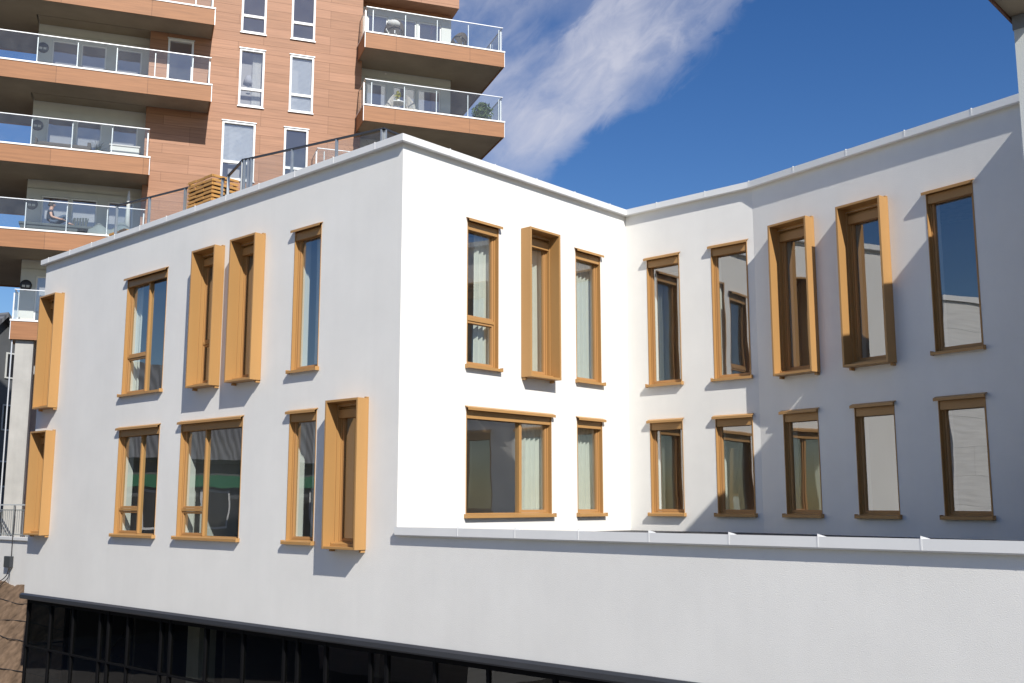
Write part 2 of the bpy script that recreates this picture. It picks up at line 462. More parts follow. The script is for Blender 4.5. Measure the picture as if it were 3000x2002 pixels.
def ring(mb, x0, x1, z0, z1, wd, y0, y1):
    mb.box(x0, x0 + wd, y0, y1, z0, z1); mb.box(x1 - wd, x1, y0, y1, z0, z1)
    mb.box(x0 + wd, x1 - wd, y0, y1, z0, z0 + wd); mb.box(x0 + wd, x1 - wd, y0, y1, z1 - wd, z1)

def window(w, u0, u1, z0, z1, o):
    wd = round(u1 - u0, 3); h = round(z1 - z0, 3)
    (ox, oy), a = WALLS[w]; x, y = wpt(w, u0)
    key = (wd, h, tuple(sorted((k, str(v)) for k, v in o.items() if k != 'lab')))
    lights = []          # glazed lights (x0,x1,z0,z1,sash)
    G, HD, B_ = .112, h - .15, .036          # glass plane, frame head, frame edge
    if 'mull' in o:
        mx, tz = o['mull'][0]
        lights = [(B_, mx - .024, B_, tz - .024, 1), (B_, mx - .024, tz + .024, HD, 1), (mx + .024, wd - B_, B_, HD, 0)]
    elif 'mullr' in o:
        mx = o['mullr']; lights = [(B_, mx - .026, B_, HD, 0), (mx + .026, wd - B_, B_, HD, 1)]
    elif 'trans' in o:
        tz = o['trans']; lights = [(B_, wd - B_, B_, tz - .026, 1), (B_, wd - B_, tz + .026, HD, 1)]
    else: lights = [(B_, wd - B_, B_, HD, 1)]
    def frame():
        mb = MB(); e = .003; t = .013; y0, y1 = .068, .165
        # lining of the reveal
        mb.box(-e, t, -.008, .15, 0, h); mb.box(wd - t, wd + e, -.008, .15, 0, h)
        mb.box(t, wd - t, -.004, .15, h - t, h + e); mb.box(t, wd - t, -.004, .15, -e, t)
        # fixed frame with a step
        mb.box(t, B_, y0, y1, t, h - t); mb.box(wd - B_, wd - t, y0, y1, t, h - t)
        mb.box(B_, wd - B_, y0, y1, t, B_); mb.box(B_, wd - B_, y0, y1, HD, h - t)
        if 'mull' in o:
            mx, tz = o['mull'][0]
            mb.box(mx - .024, mx + .024, y0 - .006, y1, B_, HD); mb.box(B_, mx - .024, y0, y1, tz - .024, tz + .024)
        if 'mullr' in o: mb.box(o['mullr'] - .026, o['mullr'] + .026, y0 - .006, y1, B_, HD)
        if 'trans' in o: mb.box(B_, wd - B_, y0, y1, o['trans'] - .026, o['trans'] + .026)
        return mb.mesh('window', M['tan'])
    f = link('window', shared(('f',) + key, frame), bld, (x, y, z0), a, .003)
    for i, (a0, a1, b0, b1, s) in enumerate(lights):
        if s:
            def sash():
                mb = MB(); ring(mb, a0 + .003, a1 - .003, b0 + .003, b1 - .003, .036, .084, .15)
                ring(mb, a0 + .039, a1 - .039, b0 + .039, b1 - .039, .010, .098, .14)
                return mb.mesh('sash', M['tan_in'])
            link('sash', shared(('s', i) + key, sash), f, (0, 0, 0), 0, .002)
        g = .044 if s else .0
        def pane():
            mb = MB(); mb.add([(a0 + g, G, b0 + g), (a1 - g, G, b0 + g), (a1 - g, G, b1 - g), (a0 + g, G, b1 - g)], [(0, 1, 2, 3)])
            return mb.mesh('pane', M['glass'])
        link('pane', shared(('p', i) + key, pane), f)
    def head():
        mb = MB(); lip = .045
        mb.add([(-.035, -.085, h - .02), (wd + .035, -.085, h - .02), (wd + .035, .0, h + .012), (-.035, .0, h + .012),
                (-.035, -.085, h - .02 - lip), (wd + .035, -.085, h - .02 - lip), (wd + .035, -.079, h - .02 - lip), (-.035, -.079, h - .02 - lip),
                (-.035, -.079, h - .03), (wd + .035, -.079, h - .03), (wd + .035, .0, h + .003), (-.035, .0, h + .003)],
               [(0, 1, 2, 3), (0, 1, 5, 4), (4, 5, 6, 7), (7, 6, 9, 8), (8, 9, 10, 11), (0, 4, 7, 8, 11, 3), (1, 5, 6, 9, 10, 2)])
        return mb.mesh('head_flashing', M['tan'])
    def cass():
        mb = MB(); mb.box(.0145, wd - .0145, .010, .066, h - .20, h - .06)
        return mb.mesh('blind_cassette', M['tan'])
    def sill():
        mb = MB(); e = .035 if not o.get('hood') else -.015
        mb.add([(-e, -.085, .002), (wd + e, -.085, .002), (wd + e, .10, .03), (-e, .10, .03),
                (-e, -.085, -.045), (wd + e, -.085, -.045), (wd + e, -.079, -.045), (-e, -.079, -.045),
                (-e, -.079, -.008), (wd + e, -.079, -.008), (wd + e, .10, .018), (-e, .10, .018)],
               [(0, 1, 2, 3), (0, 1, 5, 4), (4, 5, 6, 7), (7, 6, 9, 8), (8, 9, 10, 11), (0, 4, 7, 8, 11, 3), (1, 5, 6, 9, 10, 2), (2, 3, 11, 10)])
        # upturned end caps
        for xx in (-e, wd + e):
            mb.box(xx - .004, xx + .004, -.087, -.002, -.047, .022)
        return mb.mesh('sill', M['tan'])
    if not o.get('hood'):
        link('head_flashing', shared(('h',) + key, head), f)
    link('blind_cassette', shared(('c',) + key, cass), f, (0, 0, 0), 0, .004)
    link('sill', shared(('l',) + key, sill), f)
    if o.get('hood'):
        def hood():
            mb = MB(); d = .235; t = .040; x0, x1, b0, b1 = -.044, wd + .044, -.082, h + .082
            mb.box(x0, x0 + t, -d, -.004, b0, b1); mb.box(x1 - t, x1, -d, -.004, b0, b1)
            mb.box(x0 + t, x1 - t, -d + .002, -.004, b1 - t, b1); mb.box(x0 + t, x1 - t, -d + .002, -.004, b0, b0 + t)
        # closing strips against the wall, above and below the opening
            mb.box(x0 + t, x1 - t, -.016, -.009, h + .004, b1 - t); mb.box(x0 + t, x1 - t, -.016, -.009, b0 + t, -.004)
            return mb.mesh('sunshade_frame', M['tan'])
        link('sunshade_frame', shared(('d',) + key, hood), f, (0, 0, 0), 0, .004)
        def brk():
            mb = MB(); x0, x1 = -.044, wd + .044
            for xx in (x0 + .02, x1 - .065):
                mb.box(xx, xx + .045, -.09, -.003, -.125, -.087)
            mb.box(x1 - .05, x1 - .005, -.06, -.003, h + .087, h + .105)
            return mb.mesh('bracket', M['tan'])
        link('bracket', shared(('b',) + key, brk), f)
    return f
WOBJ = [window(*q) for q in WIN]

# ---- curtains (hang inside, one thing each)
def curtain(w, u0, u1, z0, z1, lab, folds=7, amp=.035, dy=.30, seed=0):
    rnd = random.Random(seed)
    mb = MB(); n = folds * 10; rows = 10
    ph = [rnd.uniform(-.6, .6) for _ in range(folds + 2)]
    for j in range(rows + 1):
        t = j / rows
        for i in range(n + 1):
            s = i / n; k = s * folds
            a = amp * (.65 + .35 * t) * math.sin(2 * math.pi * k + ph[int(k)] * (1 - t))
            mb.v.append((s * (u1 - u0) + .01 * math.sin(3 * t + k), a, (z1 - z0) * (1 - t)))
    for j in range(rows):
        for i in range(n):
            q = j * (n + 1) + i
            mb.f.append((q, q + 1, q + n + 2, q + n + 1))
    x, y = wpt(w, u0, dy)
    o = mb.build('curtain', M['curtain'], None, (x, y, z0), WALLS[w][1], True)
    tag(o, lab, 'curtain', 'white curtains hanging behind the windows of the white building')
    return o
curtain('A', -2.62, -1.9, 2.55, 5.4, 'grey-white curtain behind the upper single window nearest the white corner', 6, seed=1)
curtain('A', -2.60, -1.95, -.4, 2.1, 'grey-white curtain behind the lower single window beside the low projecting tan frame', 5, seed=2)
curtain('B', 1.95, 2.45, 2.5, 5.4, 'cream curtain bunched behind the upper window with a cross bar', 4, seed=3)
curtain('B', 2.93, 3.65, 2.5, 5.4, 'cream curtain filling the window inside the projecting frame on the bright wall', 6, seed=4)
curtain('B', 4.55, 5.25, 2.5, 5.4, 'cream curtain behind the upper window closest to the inner corner', 6, seed=5)
curtain('B', 3.08, 3.85, .0, 2.1, 'cream curtain behind the narrow light of the wide terrace window', 6, seed=6)
curtain('B', 4.62, 5.3, .0, 2.1, 'cream curtain behind the lower window closest to the inner corner', 6, seed=7)
curtain('A', -9.2, -8.85, 2.5, 5.4, 'pale curtain edge behind the upper two-light window', 3, seed=8)

# ---- ground floor glazing and drip flashing
sweep([(XL, 1.3), (XL, 0), (11.0, 0)], [(.035, ZB + .004), (.075, ZB - .03), (.075, ZB - .10), (.06, ZB - .125), (-.20, ZB - .125), (-.20, ZB + .004)],
      'drip_flashing', M['dark'], bld)
ms = [-13.12, -11.92, -10.8, -9.55, -8.35, -7.03, -5.41, -4.19, -2.95, -1.8, -.67, .79, 1.88, 3.1, 4.3, 5.5, 6.7]
GZ0, GZ1, TZ = -4.95, ZB - .13, -2.93
fr = MB()
for x in ms: fr.box(x - .028, x + .028, .07, .16, GZ0, GZ1)
for x in (-9.16, -6.67, -2.56, -.28): fr.box(x - .03, x + .03, .062, .15, GZ0, GZ1)
for a, b in zip(ms[:-1], ms[1:]):
    fr.box(a + .029, b - .029, .06, .14, TZ - .018, TZ + .018)
    fr.box(a + .029, b - .029, .075, .15, GZ1 - .09, GZ1 - .002)
fr.box(XL + .02, XL + .1, 1.0, 1.1, GZ0, GZ1)
fr.box(XL + .03, XL + .09, .165, .99, TZ - .02, TZ + .02)
cw = fr.build('glazed_front', M['mullion'], bld)
for a, b in zip(ms[:-1], ms[1:]):
    for c, d in ((GZ0, TZ - .02), (TZ + .02, GZ1 - .09)):
        MB().add([(a + .035, .10, c), (b - .035, .10, c), (b - .035, .10, d), (a + .035, .10, d)], [(0, 1, 2, 3)]).build('pane', M['glass_dark'], cw)
for c, d in ((GZ0, TZ - .02), (TZ + .02, GZ1 - .02)):
    MB().add([(XL + .06, .16, c), (XL + .06, 1.0, c), (XL + .06, 1.0, d), (XL + .06, .16, d)], [(0, 1, 2, 3)]).build('pane', M['glass_dark'], cw)
gi = MB()
gi.box(XL + .05, 11, 5.0, 5.1, -5, ZB); gi.box(XL + .05, 11, .2, 5.0, ZB - .14, ZB - .02); gi.box(XL + .02, XL + .15, 1.1, 9.7, -5, ZB - .01)
gi.box(XL + .2, 11, .17, 5.0, -5.0, -4.9)
gi.box(-10.55, -10.45, 1.4, 5, -4.9, ZB - .15); gi.box(-6.1, -6.0, .9, 5, -4.9, ZB - .15); gi.box(-1.5, -1.4, .9, 5, -4.9, ZB - .15)
gi.build('ground_floor_room', M['roomdark'], bld)
pc = MB()
pc.box(-7.9, -7.45, 1.2, 1.6, -4.89, ZB - .15)
pc.build('column', M['concrete'], bld)

# ------------------------------------------------------------------ roof terrace: railing, timber boxes, grasses
RZ = 7.05
def rail_run(pts, z0s, lab):
    o = empty('roof_railing', (pts[0][0], pts[0][1], HT))
    tag(o, lab, 'railing', 'railings on the roof terrace of the white building')
    bx, by = pts[0]
    hr = MB(); gl = []
    for (ax, ay), (cx, cy) in zip(pts[:-1], pts[1:]):
        a = Vector((ax - bx, ay - by, RZ - HT)); c = Vector((cx - bx, cy - by, RZ - HT))
        d = (c - a).normalized()
        hr.bar(a - d * .02, c + d * .02, .05, .028)
        L = (c - a).length; k = max(1, round(L / 1.15))
        for i in range(k + 1):
            q = a + d * (L * i / k if 0 < i < k else (.04 if i == 0 else L - .04))
            MB().bar((q.x, q.y, -.32), (q.x, q.y, q.z - .015), .055, .03, (d.x, d.y, 0)).build('post', M['steel'], o)
        q0, q1 = a + d * .05, c - d * .05
        gl.append((q0, q1))
    hr.build('handrail', M['dark'], o)
    for q0, q1 in gl[z0s:]:
        MB().add([(q0.x, q0.y, -.25), (q1.x, q1.y, -.25), (q1.x, q1.y, q1.z - .05), (q0.x, q0.y, q0.z - .05)], [(0, 1, 2, 3)]).build('glass_panel', M['glass_rail'], o)
    return o
rail_run([(-9.84, .04), (-6.25, .56)], 0, 'grey steel roof railing with dark handrail running left of the slatted box')
rail_run([(-6.05, .54), (-4.9, .15), (-4.73, .2), (-1.53, .88), (-1.6, 1.5)], 1, 'grey steel roof railing climbing towards the white building corner')

def slat_box(x0, x1, y0, y1, z0, z1, lab):
    o = empty('slatted_planter', ((x0 + x1) / 2, (y0 + y1) / 2, z0))
    tag(o, lab, 'planter', 'slatted timber boxes on the roof terrace')
    hx, hy = (x1 - x0) / 2, (y1 - y0) / 2
    z = .02; i = 0
    sl = MB()
    while z < z1 - z0:
        j = .01 * (i % 2)
        for k in range(3):
            xa = -hx + 2 * hx * k / 3; xb = -hx + 2 * hx * (k + 1) / 3
            sl.box(xa + .004, xb - .004, -hy - .006 * ((k + i) % 2), -hy + .022, z + .008 * ((k + i) % 2), z + .05 + .008 * ((k + i) % 2))
        sl.box(-hx - .004, -hx + .02, -hy + .023, hy, z + .004, z + .054)
        sl.box(hx - .02, hx + .004 + j, -hy + .023, hy, z + .004, z + .054)
        z += .085; i += 1
    sl.build('slats', M['wood'], o)
    fm = MB()
    for sx in (-1, 1):
        for sy in (-1, 1):
            px, py = sx * (hx - .05), sy * (hy - .05)
            fm.box(px - .025, px + .025, py - .025, py + .025, 0, z1 - z0 - .03)
    fm.build('frame', M['wood'], o)
    MB().box(-hx + .03, hx - .03, -hy + .03, hy - .03, 0, z1 - z0 - .1).build('liner', M['black'], o)
    return o
slat_box(-7.25, -6.3, .33, .95, 6.1, 7.06, 'slatted orange timber box standing on the white roof edge beside the railing')
slat_box(-10.7, -9.95, .33, .8, 6.1, 6.62, 'low slatted timber box at the far end of the roof railing')

def blades(name, x, y, z, n, h, sp, mat, lab, cat, seed=3, droop=.5):
    rnd = random.Random(seed); mb = MB()
    for i in range(n):
        a = rnd.uniform(0, 2 * math.pi); r0 = rnd.uniform(0, sp); L = h * rnd.uniform(.6, 1.1); b = rnd.uniform(.1, droop)
        p = Vector((math.cos(a) * r0, math.sin(a) * r0, 0)); d = Vector((math.cos(a + rnd.uniform(-.6, .6)), math.sin(a + rnd.uniform(-.6, .6)), 0))
        s = Vector((-d.y, d.x, 0)); wdt = rnd.uniform(.006, .014); pts = []
        for k in range(5):
            t = k / 4
            q = p + d * (b * L * t * t) + Vector((0, 0, L * t * (1 - .35 * b * t)))
            ww = wdt * (1 - t * .9)
            pts += [q - s * ww, q + s * ww]
        bse = len(mb.v); mb.v += [tuple(q) for q in pts]
        for k in range(4): mb.f.append((bse + 2 * k, bse + 2 * k + 1, bse + 2 * k + 3, bse + 2 * k + 2))
    o = mb.build(name, mat, None, (x, y, z)); tag(o, lab, cat); return o
for i, xx in enumerate((-2.2, -1.85)):
    o = blades('ornamental_grass', xx, 1.15 + .08 * i, 6.1, 160, .85, .16, M['green2'],
               ['tuft of dark grass behind the roof railing under the tower balcony', 'dark grass tuft nearest the white roof corner behind the railing'][i], 'plant', 5 + i, .9)
    o['group'] = 'dark grasses on the roof terrace'

sk = empty('skylight', (-.5, 5.3, HT - .2)); tag(sk, 'low dark framed glass skylight showing above the inner corner of the roof', 'skylight')
mb = MB(); ring(mb, 0, .05, 0, .05, .01, 0, .01); mb = MB()
mb.box(-.25, 0, 0, .06, 0, .42); mb.box(-.25, 0, 1.6, 1.66, 0, .42); mb.box(-.06, 0, .06, 1.6, .36, .42); mb.box(-.25, -.19, .06, 1.6, .36, .42)
mb.build('frame', M['dark'], sk)
MB().box(-.19, -.06, .06, 1.6, .385, .395).build('pane', M['glass_dark'], sk)

# ------------------------------------------------------------------ house with eave at the right edge
EX, EY = 8.73, 2.32
nb = empty('neighbouring_house', (EX, EY, -.165)); tag(nb, 'pale rendered house corner with a brown boarded eave cut by the photo edge', 'house')
h0 = .165
MB().box(0, 3.2, 0, 2.7, 0, 6.16 + h0).build('wall', M['pale'], nb)
MB().box(-.012, 3.2, -.012, 2.7, 6.16 + h0, 6.34 + h0).build('beam', M['greybeam'], nb)
e = MB(); e.box(-.03, .40, -1.6, -.016, 6.345 + h0, 6.40 + h0); e.box(-.03, 3.2, -.014, 2.7, 6.345 + h0, 6.40 + h0)
e.build('soffit', M['soffit'], nb)
e = MB(); e.box(-.06, -.032, -1.65, 2.6, 6.31 + h0, 6.47 + h0); e.box(-.06, .40, -1.68, -1.652, 6.31 + h0, 6.47 + h0)
e.build('fascia_board', M['brown'], nb)
e = MB(); e.box(-.10, -.062, -1.7, 2.6, 6.42 + h0, 6.49 + h0); e.build('gutter', M['dark'], nb)
e = MB(); e.box(-.03, .40, -1.65, -.016, 6.402 + h0, 6.46 + h0); e.box(-.03, 3.2, -.014, 2.7, 6.402 + h0, 6.46 + h0); e.build('roof', M['membrane'], nb)

# ------------------------------------------------------------------ tower
PHI = R(62); OFF = -22.3255
nx, ny = math.cos(PHI - math.pi / 2), math.sin(PHI - math.pi / 2)
TO = Vector((OFF * nx, OFF * ny, 0))
tw = empty('apartment_tower', (TO.x, TO.y, 0), PHI)
tag(tw, 'orange clad apartment tower with stacked glass balconies behind the white building', 'building')
def tp(x, y, z):     # tower local to world
    return (TO.x + x * math.cos(PHI) - y * math.sin(PHI), TO.y + x * math.sin(PHI) + y * math.cos(PHI), z)
FY = 1.45; BY = 2.2
LV = [3.65, 6.65, 9.66, 12.66, 15.68, 18.68, 21.68]
TWIN = []
for z in (15.53, 18.54): TWIN += [(-.885, .07, z, z + 2.34), (1.045, 1.985, z + .02, z + 2.36)]
TWIN += [(-1.43, -.18, 12.54, 14.86), (.91, 1.845, 12.54, 14.87), (-3.54, -2.6, 15.63, 17.86),
         (-1.43, -.18, 9.54, 11.86), (.91, 1.845, 9.54, 11.86)]
m = wall_grid(TWIN, -4.19, 3.9, -5, 26, .3); m.build('cladding', M['clad'], tw, (0, FY, 0))
m = MB(); m.box(-4.19, -3.89, FY + .301, BY + .3, -5, 26); m.box(3.6, 3.9, FY + .301, BY + .3, -5, 20.98); m.build('cladding', M['clad'], tw)
# storey above the right hand loggias comes forward again
m = MB(); m.box(3.901, 7.98, FY + .003, FY + .3, 20.98, 26); m.box(7.68, 7.98, FY + .301, 9.0, 20.98, 26); m.box(3.901, 7.68, FY + .301, BY + .3, 20.985, 21.1)
m.build('cladding', M['clad'], tw)
# body: left side, right side, back
m = MB(); m.box(-8.12, -7.82, BY + .31, 4.6, -5, 26); m.box(7.55, 7.85, BY + .31, 12, -5, 20.97); m.box(-8.12, -4.2, 4.601, 4.9, -5, 26); m.box(-4.2, -3.9, 4.9, 12, -5, 26); m.box(-4.2, 7.85, 12.001, 12.3, -5, 26)
m.build('cladding', M['clad'], tw)
m = MB(); m.box(-7.8, 7.5, 4.3, 4.5, -5, 26); m.build('inner_wall', M['room'], tw)
# loggia back walls: dark lintel cladding over a white glazed unit
def back_wall(x0, x1, posts, zc, y):
    zf = zc - .05; zt = zc + 2.09; zs = zc + 2.36
    hs = [(a, b, zf + .12, zc + 1.82) for a, b in posts]
    mm = wall_grid(hs, x0, x1, zf - .9, zt, .12); mm.build('balcony_window', M['offwhite'], tw, (0, y, 0))
    MB().box(x0, x1, y + .06, y + .3, zt + .002, zs + .4).build('cladding', M['clad'], tw)
    g = MB()
    fr = MB()
    for a, b in posts:
        g.add([(a + .05, y + .07, zf + .17), (b - .05, y + .07, zf + .17), (b - .05, y + .07, zc + 1.77), (a + .05, y + .07, zc + 1.77)], [(0, 1, 2, 3)])
        ring(fr, a + .002, b - .002, zf + .122, zc + 1.818, .055, y + .045, y + .10)
    p = fr.build('window_frame', M['white'], tw)
    g.build('pane', M['glass_tower'], p)
LP = [(-7.62, -6.68), (-6.62, -5.72), (-5.36, -4.45)]
RP = [(4.25, 5.1), (5.37, 6.33), (6.43, 7.42)]
for zc in LV[1:6]: back_wall(-8.12, -4.2, LP, zc, BY)
for zc in LV[3:6]: back_wall(3.91, 7.85, RP, zc, BY)
# facade windows
for i, (a, b, z0, z1) in enumerate(TWIN):
    door = (a == -3.54)
    mb = MB(); ring(mb, a + .002, b - .002, z0 + .002, z1 - .002, .075, FY - .015, FY + .12)
    tz = z0 + .72
    if not door: mb.box(a + .077, b - .077, FY + .012, FY + .12, tz - .05, tz + .05)
    f = mb.build('window', M['white'], tw)
    g = MB()
    for c, d in (((z0 + .077, tz - .05), (tz + .05, z1 - .077)) if not door else ((z0 + .077, z1 - .077),)):
        MB().add([(a + .077, FY + .07, c), (b - .077, FY + .07, c), (b - .077, FY + .07, d), (a + .077, FY + .07, d)], [(0, 1, 2, 3)]).build('pane', M['glass_tower'], f)
    MB().box(a - .03, b + .03, FY - .05, FY - .005, z1 + .002, z1 + .035).build('head_flashing', M['lightmetal'], f)
    MB().box(a - .03, b + .03, FY - .06, FY - .005, z0 - .035, z0 - .002).build('sill', M['lightmetal'], f)
    if (a == 1.045 and abs(z0 - 15.55) < .01) or (a == -1.43 and z0 > 12):
        zb_ = z0 + .08 if a > 0 else tz + .05
        zd = .045
        bl = MB(); k = 0; zz = zb_
        while zz < z1 - .1:
            bl.add([(a + .08, FY + .095, zz), (b - .08, FY + .095, zz), (b - .08, FY + .11, zz + .047), (a + .08, FY + .11, zz + .047)], [(0, 1, 2, 3)]); zz += .05
        bl.build('blind', M['blind'], f)
# curtain and lamp in one tower window
mb = MB()
for j in range(3):
    for i in range(41):
        mb.v.append((i / 40 * .34, .02 * math.sin(i * 1.1), 2.2 * j / 2))
for j in range(2):
    for i in range(40): q = j * 41 + i; mb.f.append((q, q + 1, q + 42, q + 41))
o = mb.build('curtain', M['curtain'], None, tp(-.36, FY + .34, 15.6), PHI, True); tag(o, 'white curtain beside a lamp in a tower window', 'curtain')
lm = empty('table_lamp', tp(-.48, FY + .5, 16.25), PHI); tag(lm, 'lamp with pale cone shade inside the tower window with a curtain', 'lamp')
MB().lathe([(.001, .72), (.11, .72), (.21, .38), (.001, .38)]).build('lamp_shade', M['cushion'], lm, smooth=True)
MB().lathe([(.001, .38), (.03, .37), (.05, .2), (.03, .05), (.09, .0), (.001, 0)]).build('lamp_base', M['offwhite'], lm, smooth=True)

# balconies
def balcony(x0, x1, zc, wrapL=None, wrapR=None, rail_left=True, rail_right=True, back=BY - .012):
    """slab with parapet-like fascia; footprint: front strip y 0..back plus an optional wrap at one side"""
    zs = zc - .68
    pts = [(x0, 0), (x1, 0)]
    if wrapR: pts += [(x1, wrapR[1]), (wrapR[0], wrapR[1]), (wrapR[0], back)]
    else: pts += [(x1, back)]
    if wrapL: pts += [(wrapL[0], back), (wrapL[0], wrapL[1]), (x0, wrapL[1])]
    else: pts += [(x0, back)]
    ins = .03
    # the slab itself
    def inset(p, k):
        out = []
        n = len(p)
        for i in range(n):
            a, b, c = Vector(p[i - 1]), Vector(p[i]), Vector(p[(i + 1) % n])
            d1 = (b - a).normalized(); d2 = (c - b).normalized()
            n1 = Vector((-d1.y, d1.x)); n2 = Vector((-d2.y, d2.x))
            out.append(tuple(b + n1 * k + n2 * k))
        return out
    sp = inset(pts, .032)
    slab = MB().prism(sp, zs + .05, zc - .065).build('balcony', M['soffit'], tw)
    # clad fascia on the open sides
    open_ = [(pts[0], pts[1])]
    if wrapR: open_ += [((x1, 0), (x1, wrapR[1])), ((x1, wrapR[1]), (wrapR[0], wrapR[1]))]
    else: open_ += [((x1, 0), (x1, FY - .01))]
    if wrapL: open_ += [((x0, 0), (x0, wrapL[1])), ((x0, wrapL[1]), (wrapL[0], wrapL[1]))]
    else: open_ += [((x0, 0), (x0, FY - .01))]
    fa = MB(); cp = MB(); ed = MB()
    for (ax, ay), (bx_, by_) in open_:
        hor = abs(ax - bx_) > abs(ay - by_)
        if hor:
            s = 1 if ay < 1 else -1
            xa, xb = min(ax, bx_), max(ax, bx_)
            ya, yb = sorted((ay, ay + s * .03))
            fa.box(xa + .0, xb - .0, ya, yb, zs, zc - .062)
            cya, cyb = sorted((ay - s * .025, ay + s * .14)); cp.box(xa - .025, xb + .025, cya, cyb, zc - .06, zc)
        else:
            s = 1 if ax == x0 else -1
            ya, yb = min(ay, by_), max(ay, by_)
            xa, xb = sorted((ax, ax + s * .03))
            fa.box(xa, xb, ya + .031, yb - .002, zs + .001, zc - .063)
            cxa, cxb = sorted((ax - s * .025, ax + s * .14)); cp.box(cxa, cxb, ya + .141, yb, zc - .0605, zc - .0005)
    fa.build('fascia', M['fascia'], slab); cp.build('cap', M['white'], slab)
    # white corner trims
    for xx, on in ((x0, True), (x1, True)):
        ed.box(xx - .008, xx + .012, -.006, .014, zs - .004, zc - .064)
    ed.build('corner_trim', M['lightmetal'], slab)
    # railing
    gl = MB(); hr = MB()
    rz = zc + 1.04; i_ = .07
    segs = [((x0 + i_, i_), (x1 - i_, i_))]
    if rail_right: segs.append(((x1 - i_, i_), (x1 - i_, (wrapR[1] - .1) if wrapR else FY - .02)))
    if rail_left: segs.append(((x0 + i_, i_), (x0 + i_, (wrapL[1] - .1) if wrapL else FY - .02)))
    for si, ((ax, ay), (bx_, by_)) in enumerate(segs):
        a = Vector((ax, ay, 0)); b = Vector((bx_, by_, 0)); d = (b - a).normalized(); L = (b - a).length
        hr.bar((ax - d.x * .02, ay - d.y * .02, rz), (bx_ + d.x * .02, by_ + d.y * .02, rz), .032, .028)
        g0, g1 = a + d * .03, b - d * .03
        gl.add([(g0.x, g0.y, zc + .07), (g1.x, g1.y, zc + .07), (g1.x, g1.y, rz - .02), (g0.x, g0.y, rz - .02)], [(0, 1, 2, 3)])
        k = max(1, int(L / 1.31)); st = .25 if si == 0 and x0 > 0 else .12
        q = st
        while q < L:
            p = a + d * q
            n_ = Vector((-d.y, d.x, 0)) * .03
            if si == 0: n_ = Vector((0, .03, 0))
            MB().bar((p.x + n_.x, p.y + n_.y, zc), (p.x + n_.x, p.y + n_.y, rz - .1), .045, .03, (d.x, d.y, 0)).build('rail_post', M['lightmetal'], slab)
            q += 1.31
    hr.build('handrail', M['lightmetal'], slab); gl.build('glass_panel', M['glass_rail'], slab)
    return slab
for zc in LV[4:6]: balcony(-10.7, -1.95, zc, wrapL=(-8.125, 5.05), back=FY - .012)
for zc in LV[4:6]:
    MB().box(-8.09, -4.2, FY - .01, BY - .012, zc - .63, zc - .066).build('loggia_slab', M['soffit'], tw)
for zc in LV[2:4]: balcony(-10.7, -3.97, zc, wrapL=(-8.125, 7.4))
balcony(-8.1, -3.97, 6.5)
balcony(-10.7, -1.95, 21.68, wrapL=(-8.125, 5.05), back=FY - .012)
for zc in LV[4:6]: balcony(3.72, 9.5, zc, wrapR=(7.86, 6.0))
balcony(1.95, 9.5, LV[3], wrapR=(7.86, 6.0))
# round wall lamps on the white piers
for zc in LV[2:6] + [6.65]:
    l = MB().lathe([(.001, -.06), (.15, -.055), (.2, -.03), (.2, 0)], (-7.93, BY - .002, zc + 1.45), 24, 'y').build('wall_lamp', M['dark'], tw, smooth=True)
    g = MB()
    for a0 in (-.28, .06):
        vs = []
        n_ = 8
        g.add([(-7.93 + a0, BY - .068, zc + 1.45 - .09), (-7.93 + a0 + .22 * .6 if a0 > 0 else -7.93 + a0 + .22, BY - .068, zc + 1.45 - .09),
               (-7.93 + a0 + (.09 if a0 > 0 else .22), BY - .068, zc + 1.45 + .02), (-7.93 + a0 + (.0 if a0 > 0 else .1), BY - .068, zc + 1.45 + .02)], [(0, 1, 2, 3)])
    MB().box(-8.05, -7.95, BY - .07, BY - .058, zc + 1.37, zc + 1.45).box(-7.91, -7.81, BY - .07, BY - .058, zc + 1.37, zc + 1.45).build('diffuser', M['offwhite'], l)
# column under the lowest balcony, white downpipe
MB().box(-7.92, -7.36, .15, .7, -5, 5.81).build('column', M['concrete'], tw)
MB().tube([tuple((-8.02, .12, z)) for z in (-5, 0, 5.8)], .022).build('downpipe', M['lightmetal'], tw)
MB().lathe([(.001, -.07), (.06, -.05), (.07, 0)], (5.05, BY + .055, 17.98), 12, 'y').build('bulkhead_lamp', M['white'], tw, smooth=True)

